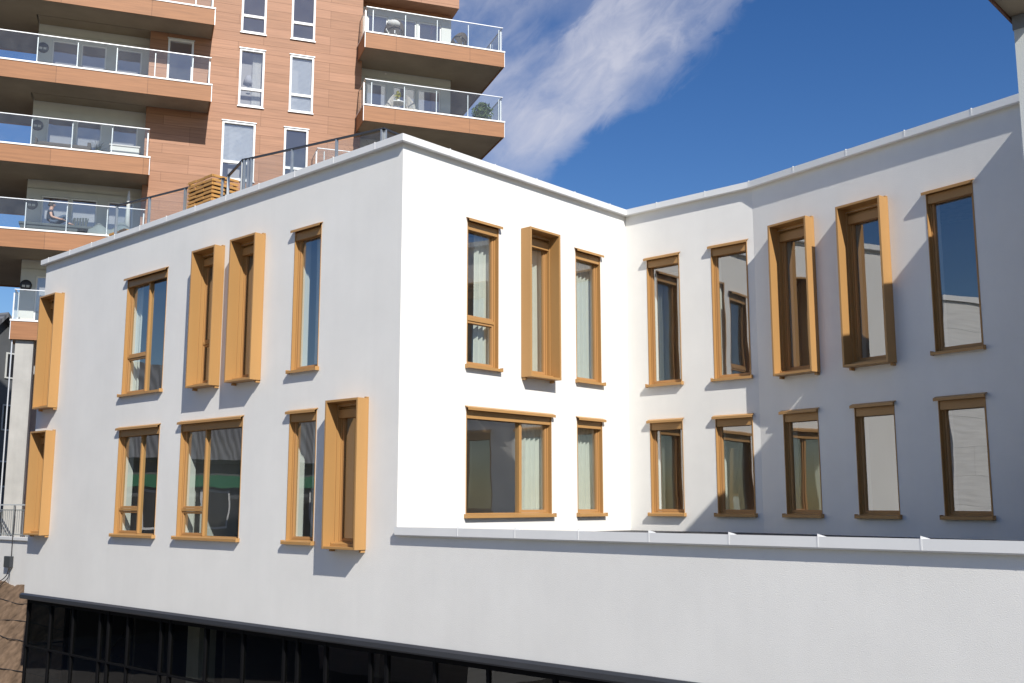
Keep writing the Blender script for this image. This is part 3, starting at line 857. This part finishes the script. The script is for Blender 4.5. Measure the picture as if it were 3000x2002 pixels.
# ---- balcony furniture
def wicker_chair(x, y, z, rz, mat, cmat, lab, grp, hi=.62):
    o = empty('garden_chair', tp(x, y, z), PHI + rz); tag(o, lab, 'chair', grp)
    sh = MB(); n_ = 22; rows = 7
    for j in range(rows):
        t = j / (rows - 1)
        for i in range(n_ + 1):
            a = math.pi * (1 - .0) * (i / n_) - .0
            back = math.sin(a) ** .8
            zt = .12 + (hi * (.45 + .55 * back) - .12) * t
            r_ = .36 + .07 * t
            sh.v.append((math.cos(a) * r_, .05 + math.sin(a) * r_ * .9, zt))
    for j in range(rows - 1):
        for i in range(n_):
            if (i + j) % 5 == 2 and 0 < j < rows - 2: continue
            q = j * (n_ + 1) + i; sh.f.append((q, q + 1, q + n_ + 2, q + n_ + 1))
    so = sh.build('backrest', mat, o); md = so.modifiers.new('t', 'SOLIDIFY'); md.thickness = .025
    MB().lathe([(.001, .30), (.33, .30), (.34, .34), (.30, .36), (.001, .36)], (0, .08, 0), 20).build('seat', mat, o)
    MB().lathe([(.001, .365), (.29, .365), (.31, .41), (.27, .45), (.001, .46)], (0, .08, 0), 20).build('cushion', cmat, o, smooth=True)
    for sx, sy in ((-1, -1), (1, -1), (-1, 1), (1, 1)):
        MB().tube([(sx * .2, .08 + sy * .2, .31), (sx * .27, .08 + sy * .27, 0)], [.018, .012], 6).build('leg', mat, o)
    return o
def puff(o, x, y, z, r_, mat):
    mb = MB(); n_ = 12
    prof = [(.001, -.6)] + [(math.cos(a) * 1.0, math.sin(a) * .6) for a in [R(d) for d in (-50, -20, 10, 40, 65)]] + [(.001, .6)]
    return mb.lathe([(p * r_, q * r_) for p, q in prof], (x, y, z), n_).build('pillow', mat, o, smooth=True)
c1 = wicker_chair(5.08, 1.0, 18.62, math.pi, M['wicker'], M['cushion'], 'dark wicker tub chair on the upper right balcony nearest the tower wall', 'dark wicker tub chairs', 1.02)
puff(c1, .05, .22, .86, .30, M['cushion'])
c2 = wicker_chair(7.75, 1.0, 18.62, math.pi + .5, M['wicker'], M['cushion'], 'smaller dark wicker chair near the outer end of the upper right balcony', 'dark wicker tub chairs', .9)
puff(c2, 0, .2, .74, .22, M['cushion'])
wicker_chair(4.75, 1.2, 15.62, -math.pi / 2, M['wickerw'], M['cushion'], 'pale wicker chair left of the small yellow plant on the lower right balcony', 'pale wicker chairs', 1.05)
wicker_chair(6.0, 1.1, 15.62, math.pi / 2, M['wickerw'], M['cushion'], 'pale wicker chair right of the small yellow plant on the lower right balcony', 'pale wicker chairs', 1.05)
tb = empty('side_table', tp(5.35, 1.2, 15.62), PHI); tag(tb, 'small white table carrying a yellow plant between pale chairs', 'table')
MB().lathe([(.001, .72), (.3, .72), (.3, .75), (.001, .75)], n=20).build('table_top', M['white'], tb)
MB().tube([(0, 0, .72), (0, 0, .03)], .03).build('leg', M['white'], tb)
MB().lathe([(.001, .0), (.2, 0), (.2, .03), (.001, .03)], n=20).build('base', M['white'], tb)

def bush(name, pos, r_, h, n_, mats, lab, cat, pot=None, seed=1, leaf=.06):
    o = empty(name, pos, PHI); tag(o, lab, cat)
    rnd = random.Random(seed); mb = MB()
    zb = 0
    if pot:
        MB().lathe([(.001, 0), (pot[0] * .7, 0), (pot[0], pot[1]), (pot[0] * .9, pot[1]), (pot[0] * .85, pot[1] - .04), (.001, pot[1] - .04)], n=18).build('pot', pot[2], o)
        zb = pot[1] - .05
    for i in range(n_):
        a = rnd.uniform(0, 2 * math.pi); u = rnd.uniform(0, 1) ** .6; zz = rnd.uniform(0, 1)
        rr = r_ * u * (math.sin(math.pi * (zz * .8 + .15)) ** .7) * rnd.uniform(.7, 1.15)
        c = Vector((math.cos(a) * rr, math.sin(a) * rr, zb + h * zz))
        d = Vector((rnd.uniform(-1, 1), rnd.uniform(-1, 1), rnd.uniform(-.3, 1))).normalized(); s = d.cross(Vector((rnd.uniform(-1, 1), rnd.uniform(-1, 1), .3))).normalized()
        l = leaf * rnd.uniform(.6, 1.4)
        mb.add([c - d * l, c + s * l * .35, c + d * l, c - s * l * .35], [(0, 1, 2, 3)])
    mb.build('foliage', mats, o)
    st = MB()
    for i in range(5):
        a = i * 1.26; st.tube([(0, 0, zb - .02), (math.cos(a) * r_ * .3, math.sin(a) * r_ * .3, zb + h * .6)], [.012, .005], 5)
    st.build('stem', M['brown'], o)
    return o
bush('potted_plant', tp(5.35, 1.2, 16.375), .13, .42, 160, M['yellowgreen'], 'small yellow green plant in a pot between pale chairs', 'plant', (.09, .12, M['white']), 2, .05)
bush('potted_shrub', tp(8.8, .75, 15.62), .45, .75, 900, M['green'], 'bushy green shrub at the outer corner of the lower right balcony', 'plant', (.26, .3, M['dark']), 3, .075)
blades('potted_palm', *tp(-5.75, .9, 12.9), 70, .5, .1, M['green2'], 'dark drooping plant on a white pedestal behind the middle left balcony glass', 'plant', 8, 1.3)
pd = MB().lathe([(.001, 0), (.2, 0), (.14, .1), (.1, .22), (.19, .32), (.001, .32)], n=18).build('pedestal', M['white'], None, tp(-5.75, .9, 12.6), PHI, True); tag(pd, 'white vase-shaped pedestal under the drooping balcony plant', 'pedestal')
# storage box and wicker sofa on the middle left balcony
sb = empty('storage_box', tp(-4.85, 1.2, 12.6), PHI); tag(sb, 'pale storage chest at the right end of the middle left balcony', 'chest')
MB().box(-.5, .5, -.3, .3, 0, .62).build('body', M['offwhite'], sb, bevel=.02); MB().box(-.53, .53, -.33, .33, .622, .68).build('lid', M['cushion'], sb, bevel=.015)
ws = empty('garden_sofa', tp(-6.9, 1.0, 12.6), PHI); tag(ws, 'low dark woven sofa behind the middle left balcony glass', 'sofa')
MB().box(-.85, .85, -.38, .38, .06, .38).build('seat', M['wicker'], ws, bevel=.02); MB().box(-.85, .85, .26, .39, .382, .62).build('backrest', M['wicker'], ws, bevel=.02)
for sx in (-1, 1): MB().box(sx * .86 - .06 if sx > 0 else -.92, sx * .86 + .06 if sx > 0 else -.8 - .052, -.38, .25, .1, .55).build('armrest', M['wicker'], ws, bevel=.02)
for sx in (-.75, .75):
    for sy in (-.3, .3): MB().box(sx - .03, sx + .03, sy - .03, sy + .03, 0, .058).build('leg', M['dark'], ws)

# lowest left balcony: bench with a seated person, lounge seat, pole, covered furniture
bn = empty('bench', tp(-7.1, .95, 9.6), PHI); tag(bn, 'long dark bench on the lowest left balcony that the person sits on', 'bench')
MB().box(-1.05, 1.35, -.3, .3, .38, .47).build('seat', M['bench'], bn, bevel=.015); MB().box(-1.0, .85, -.26, .26, .22, .378).build('apron', M['bench'], bn)
for sx in (-.9, .75): MB().box(sx - .05, sx + .05, -.25, .25, 0, .219).build('leg', M['dark'], bn)
fc = empty('folding_chair', tp(-6.2, 1.3, 9.6), PHI - .3); tag(fc, 'dark slatted folding chair right of the seated person', 'chair')
mb = MB()
for k in range(5): mb.box(-.25 + .1 * k, -.18 + .1 * k, -.01, .01, .42, .92)
mb.build('backrest', M['bench'], fc); mb = MB()
for k in range(5): mb.box(-.25, .25, -.42 + .085 * k, -.36 + .085 * k, .40, .42)
mb.build('seat', M['bench'], fc)
for sx in (-1, 1):
    MB().bar((sx * .26, .02, .9), (sx * .26, -.45, 0), .03).build('leg', M['bench'], fc); MB().bar((sx * .29, -.42, .42), (sx * .29, .1, 0), .03).build('leg', M['bench'], fc)
cv = empty('covered_furniture', tp(-5.1, .9, 9.6), PHI); tag(cv, 'garden furniture under a grey green cover at the end of the lowest left balcony', 'covered furniture')
mb = MB(); n_ = 14
def lump(x, y):
    return .35 + .42 * math.exp(-((x - .35) ** 2 / .12 + y * y / .12)) + .28 * math.exp(-((x + .45) ** 2 / .08 + (y + .05) ** 2 / .1)) + .03 * math.sin(9 * x + 4 * y)
for j in range(n_ + 1):
    for i in range(n_ * 2 + 1):
        x = -.85 + 1.7 * i / (2 * n_); y = -.4 + .8 * j / n_
        edge = max(abs(x) / .85, abs(y) / .4)
        mb.v.append((x, y, lump(x, y) if edge < .99 else .05))
for j in range(n_):
    for i in range(n_ * 2): q = j * (n_ * 2 + 1) + i; mb.f.append((q, q + 1, q + n_ * 2 + 2, q + n_ * 2 + 1))
mb.build('cover', M['tarp'], cv, smooth=True)
pl = empty('closed_parasol', tp(-4.62, 1.0, 9.6), PHI); tag(pl, 'closed pale parasol standing upright at the end of the lowest left balcony', 'parasol')
MB().tube([(0, 0, .05), (0, 0, .6)], .025).build('pole', M['lightmetal'], pl); MB().lathe([(.03, .6), (.1, .65), (.075, 1.2), (.06, 1.75), (.03, 2.0), (.001, 2.02)], n=12).build('canopy', M['offwhite'], pl, smooth=True)
MB().lathe([(.001, 0), (.24, 0), (.22, .06), (.001, .07)], n=18).build('base', M['dark'], pl)

# ---- the seated person (one skinned body, clothes and hair as children)
def skinned(name, verts, edges, radii, mat, parent, root=0, sub=2):
    me = bpy.data.meshes.new(name); me.from_pydata(verts, edges, []); me.update()
    o = bpy.data.objects.new(name, me); col.objects.link(o); o.parent = parent
    md = o.modifiers.new('skin', 'SKIN'); md.use_smooth_shade = True
    for i, r_ in enumerate(radii):
        sv = me.skin_vertices[0].data[i]
        sv.radius = (r_, r_) if not isinstance(r_, tuple) else r_
        sv.use_root = (i == root)
    sbm = o.modifiers.new('sub', 'SUBSURF'); sbm.levels = sub; sbm.render_levels = sub
    me.materials.append(mat)
    return o
pe = empty('person', tp(-7.15, .95, 10.07), PHI); tag(pe, 'person in dark t-shirt and jeans sitting on a balcony bench with forearm stretched forward', 'person')
# sits facing +x (to the right), hips at origin
V_ = [(0, 0, .10), (-.03, 0, .32), (-.04, 0, .50), (-.02, 0, .60), (.01, 0, .70), (.03, 0, .80),
      (-.03, -.17, .50), (.03, -.24, .26), (.26, -.20, .22), (.35, -.18, .20),
      (-.03, .17, .50), (.02, .24, .26), (.22, .17, .18), (.31, .13, .16),
      (.08, -.10, .10), (.46, -.13, .36), (.62, -.12, .06), (.77, -.12, .035),
      (.08, .10, .10), (.48, .14, .30), (.70, .13, .05), (.85, .13, .035)]
E_ = [(0, 1), (1, 2), (2, 3), (3, 4), (4, 5), (2, 6), (6, 7), (7, 8), (8, 9), (2, 10), (10, 11), (11, 12), (12, 13),
      (0, 14), (14, 15), (15, 16), (16, 17), (0, 18), (18, 19), (19, 20), (20, 21)]
Rr = [.10, .105, .10, .055, .085, .085, .062, .046, .036, .03, .062, .046, .036, .03, .09, .065, .05, .04, .09, .065, .05, .04]
bo = skinned('body', V_, E_, Rr, M['skin'], pe)
fv = []; fe = []; frr = []
for hx, hy, hz in ((.35, -.18, .20), (.31, .13, .16)):
    b0 = len(fv); fv.append((hx, hy, hz)); frr.append(.028); fv.append((hx + .06, hy, hz - .01)); frr.append((.034, .02)); fe.append((b0, b0 + 1))
    for k, L_ in enumerate((.055, .07, .075, .065)):
        yy = -.03 + .02 * k; c0 = len(fv)
        fv += [(hx + .08, hy + yy, hz - .01), (hx + .08 + L_ * .6, hy + yy, hz - .02), (hx + .08 + L_ * .95, hy + yy * .9, hz - .05)]; frr += [.010, .009, .008]
        fe += [(b0 + 1, c0), (c0, c0 + 1), (c0 + 1, c0 + 2)]
    c0 = len(fv); fv += [(hx + .03, hy - .035, hz + .015), (hx + .075, hy - .05, hz + .01)]; frr += [.011, .009]; fe += [(b0, c0), (c0, c0 + 1)]
skinned('hand', fv, fe, frr, M['skin'], pe, 0, 1)
skinned('t_shirt', [(0, 0, .12), (-.03, 0, .32), (-.04, 0, .50), (-.025, 0, .56), (-.03, -.17, .50), (-.005, -.215, .38), (-.03, .17, .50), (-.005, .215, .38)],
        [(0, 1), (1, 2), (2, 3), (2, 4), (4, 5), (2, 6), (6, 7)], [.15, .15, .14, .075, .08, .065, .08, .065], M['tshirt'], pe)
skinned('jeans', [(0, 0, .10), (.08, -.10, .10), (.46, -.13, .36), (.61, -.12, .08), (.08, .10, .10), (.48, .14, .30), (.69, .13, .07)],
        [(0, 1), (1, 2), (2, 3), (0, 4), (4, 5), (5, 6)], [.145, .105, .078, .06, .105, .078, .06], M['jeans'], pe)
skinned('hair', [(-.02, 0, .80), (.0, 0, .86), (-.03, 0, .74)], [(2, 0), (0, 1)], [.095, .085, .08], M['hair'], pe)
fm = MB()
for sy in (-1, 1):
    fm.lathe([(.001, -.012), (.012, 0), (.001, .012)], (.105, sy * .034, .775), 8)
fm.build('eyes', M['black'], pe)
MB().add([(.095, -.018, .74), (.095, .018, .74), (.135, 0, .735), (.10, 0, .785)], [(0, 1, 2), (0, 2, 3), (1, 3, 2), (0, 3, 1)]).build('nose', M['skin'], pe)
MB().box(.098, .108, -.03, .03, .695, .705).build('mouth', M['brown'], pe)

# ------------------------------------------------------------------ left edge: retaining wall, railing, meter box, cables, grey house
rt = MB().box(-30, -15.5, 3.2, 3.45, -6, -.78).build('retaining_wall', M['stucco']); 
tag(rt, 'white retaining wall behind the left end of the white building', 'wall')
MB().box(-30, -15.5, 3.14, 3.5, -.778, -.69).build('coping', M['coping'], rt)
fr_ = empty('garden_railing', (-22, 3.3, -.69)); tag(fr_, 'grey metal bar railing standing on the white retaining wall', 'railing')
MB().bar((-8, 0, 1.0), (1.05, 0, 1.0), .05, .04).build('top_rail', M['lightmetal'], fr_)
MB().bar((-8, 0, .84), (1.05, 0, .84), .03).build('middle_rail', M['steel'], fr_); MB().bar((-8, 0, .07), (1.05, 0, .07), .03).build('bottom_rail', M['steel'], fr_)
mb = MB()
for k in range(60): mb.bar((-7.9 + .15 * k, 0, .08), (-7.9 + .15 * k, 0, .83), .014)
mb.build('balusters', M['steel'], fr_)
for x in (-8, -6, -4, -2, -.05, 1.0): MB().bar((x, 0, 0), (x, 0, .98), .045).build('post', M['steel'], fr_)
mt = MB().box(-22.05, -21.6, 3.08, 3.197, -1.62, -1.28).build('meter_box', M['dark'], bevel=.01); tag(mt, 'dark square meter box on the white retaining wall', 'meter box')
def cable(pts, r_, lab):
    P = [Vector(p) for p in pts]; out = []
    for i in range(len(P) - 1):
        p0, p1, p2, p3 = P[max(i - 1, 0)], P[i], P[i + 1], P[min(i + 2, len(P) - 1)]
        for k in range(8):
            t = k / 8
            out.append(.5 * ((2 * p1) + (p2 - p0) * t + (2 * p0 - 5 * p1 + 4 * p2 - p3) * t * t + (3 * p1 - p0 - 3 * p2 + p3) * t ** 3))
    out.append(P[-1])
    o = MB().tube(out, r_, 6).build('cable', M['cable'], None, smooth=True); tag(o, lab, 'cable', 'black cables at the retaining wall'); return o
from mathutils import noise as _nz
def soil(x, y):
    t = max(0, 3.1 - y)
    z = -2.12 - 1.18 * t if t < 2.4 else -2.12 - 1.18 * 2.4 - .25 * (t - 2.4)
    z += .07 * _nz.fractal(Vector((x * 1.1, y * 1.9, 1.3)), 1.0, 2.0, 6) + .03 * _nz.fractal(Vector((x * 3.1, y * 6.5, 7.7)), .8, 2.0, 5)
    return max(z, -5.2)
cable([(-21.62, 3.15, .25), (-21.6, 3.12, -.6), (-21.62, 3.13, -1.27)], .015, 'thin black cable running down from the railing to the meter box')
cable([(-21.65, 3.1, -1.63), (-21.75, 3.05, -1.9), (-22.3, 3.0, -2.08), (-23.5, 2.95, -2.1)], .014, 'black cable curving left from under the meter box')
cable([(-21.6, 3.1, -1.63), (-21.62, 3.08, -1.9), (-21.8, 3.0, -2.1), (-22.0, 2.9, soil(-22, 2.9) + .03)], .014, 'black cable dropping straight from the meter box to the soil')
for k, (y0, y1, lab) in enumerate(((2.72, 2.75, 'black cable looping over the soil close under the retaining wall'), (2.3, 2.36, 'black cable lying across the upper brown bank'),
                                  (1.95, 2.05, 'black cable lying across the middle of the brown bank'), (1.3, 1.5, 'black cable lying low on the brown bank'))):
    pts = []
    for i in range(14):
        x = -24.5 + i * .95; y = y0 + (y1 - y0) * i / 13 + .035 * math.sin(i * .9 + k * 2.1) + .02 * math.sin(i * 2.3 + k)
        pts.append((x, y, soil(x, y) + .03))
    cable(pts, .012, lab)
# soil bank
mb = MB(); nx_, ny_ = 260, 110
for j in range(ny_ + 1):
    for i in range(nx_ + 1):
        x = -34 + 21 * i / nx_; y = -2.2 + 5.45 * j / ny_
        mb.v.append((x, y, soil(x, y)))
for j in range(ny_):
    for i in range(nx_): q = j * (nx_ + 1) + i; mb.f.append((q, q + 1, q + nx_ + 2, q + nx_ + 1))
tag(mb.build('soil_bank', M['dirt'], smooth=True), kind='structure')
bush('weed', (-20.6, 2.35, soil(-20.6, 2.35) - .02), .16, .2, 60, M['green'], 'small green weed on the brown soil by the glass corner', 'plant', None, 11, .06)

tag(MB().add([(-220, -220, -5), (220, -220, -5), (220, 220, -5), (-220, 220, -5)], [(0, 1, 2, 3)]).build('ground', M['asphalt']), kind='structure')

# grey gabled house far left
gh = empty('grey_house', (-46.6, 15.3, -8.0), R(20)); tag(gh, 'dark grey gabled house with balconies at the left edge', 'house')
MB().prism([(0, -9), (0, 1.2), (-8, 1.2), (-8, -9)], -1, 13.19).build('wall', M['greywall'], gh)
mb = MB(); mb.add([(.4, 1.5, 13.0), (-8.4, 1.5, 13.0), (-8.4, -4, 18.5), (.4, -4, 18.5), (-8.4, -9.4, 13.0), (.4, -9.4, 13.0)], [(0, 1, 2, 3), (3, 2, 4, 5)])
rf = mb.build('roof', M['slate'], gh); md = rf.modifiers.new('t', 'SOLIDIFY'); md.thickness = .25
mb = MB(); mb.prism([(-.3, -8.9), (-.3, 1.1), (-.31, 1.1), (-.31, -8.9)], 13.2, 13.3)
MB().add([(.0, -9, 13.2), (.0, 1.2, 13.2), (.0, -4, 18.2), (-.2, -9, 13.2), (-.2, 1.2, 13.2), (-.2, -4, 18.2)], [(0, 1, 2), (3, 5, 4), (0, 3, 4, 1), (1, 4, 5, 2), (2, 5, 3, 0)]).build('gable', M['greywall'], gh)
for zz in (6.6, 9.2, 12.2, 15.0):
    for yy in (-3.2, -2.0, -.9, .2):
        fw = MB(); fw.box(.01, .06, yy - .42, yy + .42, zz, zz + 1.4)
        w_ = fw.build('window', M['offwhite'], gh)
        MB().add([(.065, yy - .35, zz + .08), (.065, yy + .35, zz + .08), (.065, yy + .35, zz + 1.32), (.065, yy - .35, zz + 1.32)], [(0, 1, 2, 3)]).build('pane', M['black'], w_)
for zz in (4.6, 7.6):
    bl = MB(); bl.box(.07, 1.5, -3.4, .9, zz - .2, zz); b_ = bl.build('balcony', M['concrete'], gh)
    MB().bar((1.45, -3.4, zz + 1.0), (1.45, .9, zz + 1.0), .06).bar((1.45, -3.4, zz + .55), (1.45, .9, zz + .55), .03).bar((1.45, -3.4, zz), (1.45, -3.4, zz + 1), .05).bar((1.45, -1.2, zz), (1.45, -1.2, zz + 1), .05).bar((1.45, .9, zz), (1.45, .9, zz + 1), .05).bar((.07, .9, zz + 1.0), (1.45, .9, zz + 1.0), .05).build('railing', M['white'], b_)

# houses across the street, seen mirrored in the lower left windows
def panel_building():
    o = empty('panel_clad_building', (-9.5, -11.0, -5)); tag(o, 'white panelled building mirrored in the windows of the recessed wall', 'building')
    MB().box(-7, 0, -14, 0, 0, 12.6).build('wall', M['panel'], o)
    MB().box(-7.1, .1, -14.1, .1, 12.602, 12.8).build('coping', M['coping'], o)
    for k in range(3):
        y = -3 - 4 * k
        for z in (5.6, 8.9):
            w_ = MB().box(.005, .05, y - .5, y + .5, z, z + 2.2).build('window', M['tan'], o)
            MB().box(.051, .055, y - .43, y + .43, z + .07, z + 2.13).build('pane', M['black'], w_)
panel_building()
def street_house(x, y, rz, L_, ez, rz_, lab, shop):
    o = empty('street_house', (x, y, -5), rz); tag(o, lab, 'house', 'roofs and shop fronts mirrored in the left windows')
    MB().box(-6, 0, 0, L_, 0, ez + 5).build('wall', M['greywall'], o)
    mb = MB(); mb.add([(.5, -.3, ez + 4.8), (.5, L_ + .3, ez + 4.8), (-3, L_ + .3, rz_ + 5), (-3, -.3, rz_ + 5), (-6.5, -.3, ez + 4.8), (-6.5, L_ + .3, ez + 4.8)], [(0, 1, 2, 3), (3, 2, 5, 4)])
    r0 = mb.build('roof', M['slate'], o); md = r0.modifiers.new('t', 'SOLIDIFY'); md.thickness = .2
    MB().box(-3.3, -2.7, L_ * .4, L_ * .4 + .8, rz_ + 4.6, rz_ + 6.2).build('chimney', M['brown'], r0)
    for k in range(int(L_ / 2.4)):
        yy = 1.2 + k * 2.4
        w_ = MB().box(.005, .05, yy - .6, yy + .6, ez + 2.0, ez + 3.6).build('window', M['white'], o)
        MB().box(.051, .056, yy - .5, yy + .5, ez + 2.1, ez + 3.5).build('pane', M['black'], w_)
    if shop:
        MB().box(.005, .25, .4, L_ - .4, 6.0, 6.5).build('shop_sign', M['signgreen'], o)
        MB().box(.005, .04, .6, L_ - .6, .4, 5.6).build('shop_window', M['black'], o)
    return o
street_house(-24.5, -18.5, R(12), 15, 2.3, 6.3, 'dark roofed shop house with green sign mirrored in the lower left windows', True)
street_house(-21.0, -33, R(18), 13, 2.6, 6.6, 'second dark roofed house mirrored beside the green sign', False)

street_house(-9, -36, R(90), 16, 3.5, 7.5, 'long dark house opposite, mirrored darkly in the ground floor glazing', False)
street_house(9, -36, R(90), 16, 4.0, 8.2, 'tall dark house opposite, mirrored at the right end of the glazing', False)
# ------------------------------------------------------------------ sun, sky, camera
to_sun = Vector((2.16, -1.0, 1.95)).normalized()
sl = bpy.data.lights.new('sun', 'SUN'); sl.energy = 5.0; sl.angle = R(.53); sl.color = (1.0, .96, .895)
so = bpy.data.objects.new('sun', sl); col.objects.link(so); so.location = (20, -20, 40)
so.rotation_euler = to_sun.to_track_quat('Z', 'Y').to_euler()

wd = bpy.data.worlds.new('World'); sc.world = wd; wd.use_nodes = True
nt = wd.node_tree; nt.nodes.clear(); L = nt.links.new
out = nt.nodes.new('ShaderNodeOutputWorld'); bg = nt.nodes.new('ShaderNodeBackground')
sky = nt.nodes.new('ShaderNodeTexSky'); sky.sky_type = 'NISHITA'; sky.sun_disc = False
sky.sun_elevation = math.asin(to_sun.z); sky.sun_rotation = math.atan2(to_sun.x, to_sun.y)
sky.altitude = 50; sky.air_density = 1.0; sky.dust_density = .35; sky.ozone_density = 2.2
bg.inputs['Strength'].default_value = .086
# a wisp of cloud at a fixed place in the sky: coordinates on a plane tangent to the sky dome
def camray(px, py):
    fw = Vector((math.sin(YAW) * math.cos(PIT), math.cos(YAW) * math.cos(PIT), math.sin(PIT)))
    r_ = Vector((math.cos(YAW), -math.sin(YAW), 0)); u_ = r_.cross(fw)
    return fw + r_ * (px - 1500) / FOC - u_ * (py - 1001) / FOC
c0 = camray(1740, 200).normalized()
e1 = (camray(2060, -60) - camray(1480, 480)); e1 = (e1 - c0 * e1.dot(c0)).normalized()
e2 = c0.cross(e1).normalized()      # points down-right of the streak or up-left, sign handled below
if e2.dot(camray(2100, 400) - camray(1740, 200)) < 0: e2 = -e2
tc = nt.nodes.new('ShaderNodeTexCoord')
def dotn(v):
    d = nt.nodes.new('ShaderNodeVectorMath'); d.operation = 'DOT_PRODUCT'; d.inputs[1].default_value = v
    L(tc.outputs['Generated'], d.inputs[0]); return d.outputs['Value']
def mth(op, a, b=None, clamp=False):
    n_ = nt.nodes.new('ShaderNodeMath'); n_.operation = op; n_.use_clamp = clamp
    for i, v in enumerate((a, b)):
        if v is None: continue
        if isinstance(v, (int, float)): n_.inputs[i].default_value = v
        else: L(v, n_.inputs[i])
    return n_.outputs[0]
dc = mth('MAXIMUM', dotn(c0), .05)
A_ = mth('DIVIDE', dotn(e1), dc); B_ = mth('DIVIDE', dotn(e2), dc)
cb = nt.nodes.new('ShaderNodeCombineXYZ'); L(A_, cb.inputs['X']); L(B_, cb.inputs['Y'])
def noise(scale, sx, sy, det, rough=.6, dist=0.0, off=0.0):
    mp = nt.nodes.new('ShaderNodeMapping'); mp.inputs['Scale'].default_value = (sx, sy, 1); mp.inputs['Location'].default_value = (off, off * .7, 0)
    L(cb.outputs['Vector'], mp.inputs['Vector'])
    n_ = nt.nodes.new('ShaderNodeTexNoise'); n_.inputs['Scale'].default_value = scale; n_.inputs['Detail'].default_value = det
    n_.inputs['Roughness'].default_value = rough; n_.inputs['Distortion'].default_value = dist
    L(mp.outputs['Vector'], n_.inputs['Vector']); return n_.outputs['Fac']
def mapr(v, a, b, c, d):
    n_ = nt.nodes.new('ShaderNodeMapRange'); n_.interpolation_type = 'SMOOTHSTEP'
    for k, q in zip(('From Min', 'From Max', 'To Min', 'To Max'), (a, b, c, d)): n_.inputs[k].default_value = q
    L(v, n_.inputs['Value']); return n_.outputs['Result']
n1 = noise(9, .75, 1.15, 10, .56, .35, 3.1)
n2 = noise(26, .8, 1.7, 9, .6, .6, 1.7)
n3 = noise(6, 1, 1, 5, .55, 0, 8.0)
bb = mth('ADD', B_, mth('ADD', mth('MULTIPLY', mth('SUBTRACT', n3, .5), .06), mth('MULTIPLY', mth('SUBTRACT', n2, .5), .065)))
m_right = mapr(bb, .026, .060, 1, 0)            # feathery lower-right border
crest = mapr(B_, -.12, .03, .62, 1)
m_len = mth('MULTIPLY', mapr(mth('ADD', A_, mth('MULTIPLY', mth('SUBTRACT', n3, .5), .10)), -.165, -.06, 0, 1), mapr(A_, .14, .34, 1, .3))
gap = mth('MAXIMUM', mapr(mth('ABSOLUTE', mth('ADD', bb, .058)), .004, .022, .45, 1), mapr(A_, -.03, .03, 1, 0))
dens = mth('ADD', mth('MULTIPLY', mapr(n1, .28, .70, .15, 1), .72), mth('MULTIPLY', mapr(n2, .32, .70, 0, 1), .30))
dens = mth('MULTIPLY', mth('MULTIPLY', dens, gap), mth('MULTIPLY', m_right, mth('MULTIPLY', crest, m_len)))
dens = mth('MULTIPLY', dens, mapr(dotn(c0), .80, .97, 0, .86), True)
mx = nt.nodes.new('ShaderNodeMix'); mx.data_type = 'RGBA'
hs = nt.nodes.new('ShaderNodeHueSaturation'); hs.inputs['Saturation'].default_value = 1.33; hs.inputs['Hue'].default_value = .512; hs.inputs['Value'].default_value = 1.08
L(sky.outputs['Color'], hs.inputs['Color'])
L(dens, mx.inputs[0]); L(hs.outputs['Color'], mx.inputs[6]); mx.inputs[7].default_value = (6.9, 7.0, 8.0, 1)
L(mx.outputs[2], bg.inputs['Color'])
L(bg.outputs['Background'], out.inputs['Surface'])

cd = bpy.data.cameras.new('camera'); co = bpy.data.objects.new('camera', cd); col.objects.link(co)
co.location = CAM
fw = Vector((math.sin(YAW) * math.cos(PIT), math.cos(YAW) * math.cos(PIT), math.sin(PIT)))
co.rotation_euler = fw.to_track_quat('-Z', 'Y').to_euler()
cd.sensor_width = 36; cd.lens = FOC / 3000 * 36; cd.clip_end = 1000; cd.clip_start = .1
sc.camera = co

sc.render.engine = 'CYCLES'
cy = sc.cycles
cy.use_denoising = True
cy.caustics_reflective = False; cy.caustics_refractive = False
cy.max_bounces = 10; cy.diffuse_bounces = 5; cy.glossy_bounces = 5; cy.transparent_max_bounces = 24
cy.sample_clamp_indirect = 8
sc.view_settings.view_transform = 'Standard'; sc.view_settings.look = 'None'
sc.view_settings.exposure = 0.17; sc.view_settings.gamma = 1.0
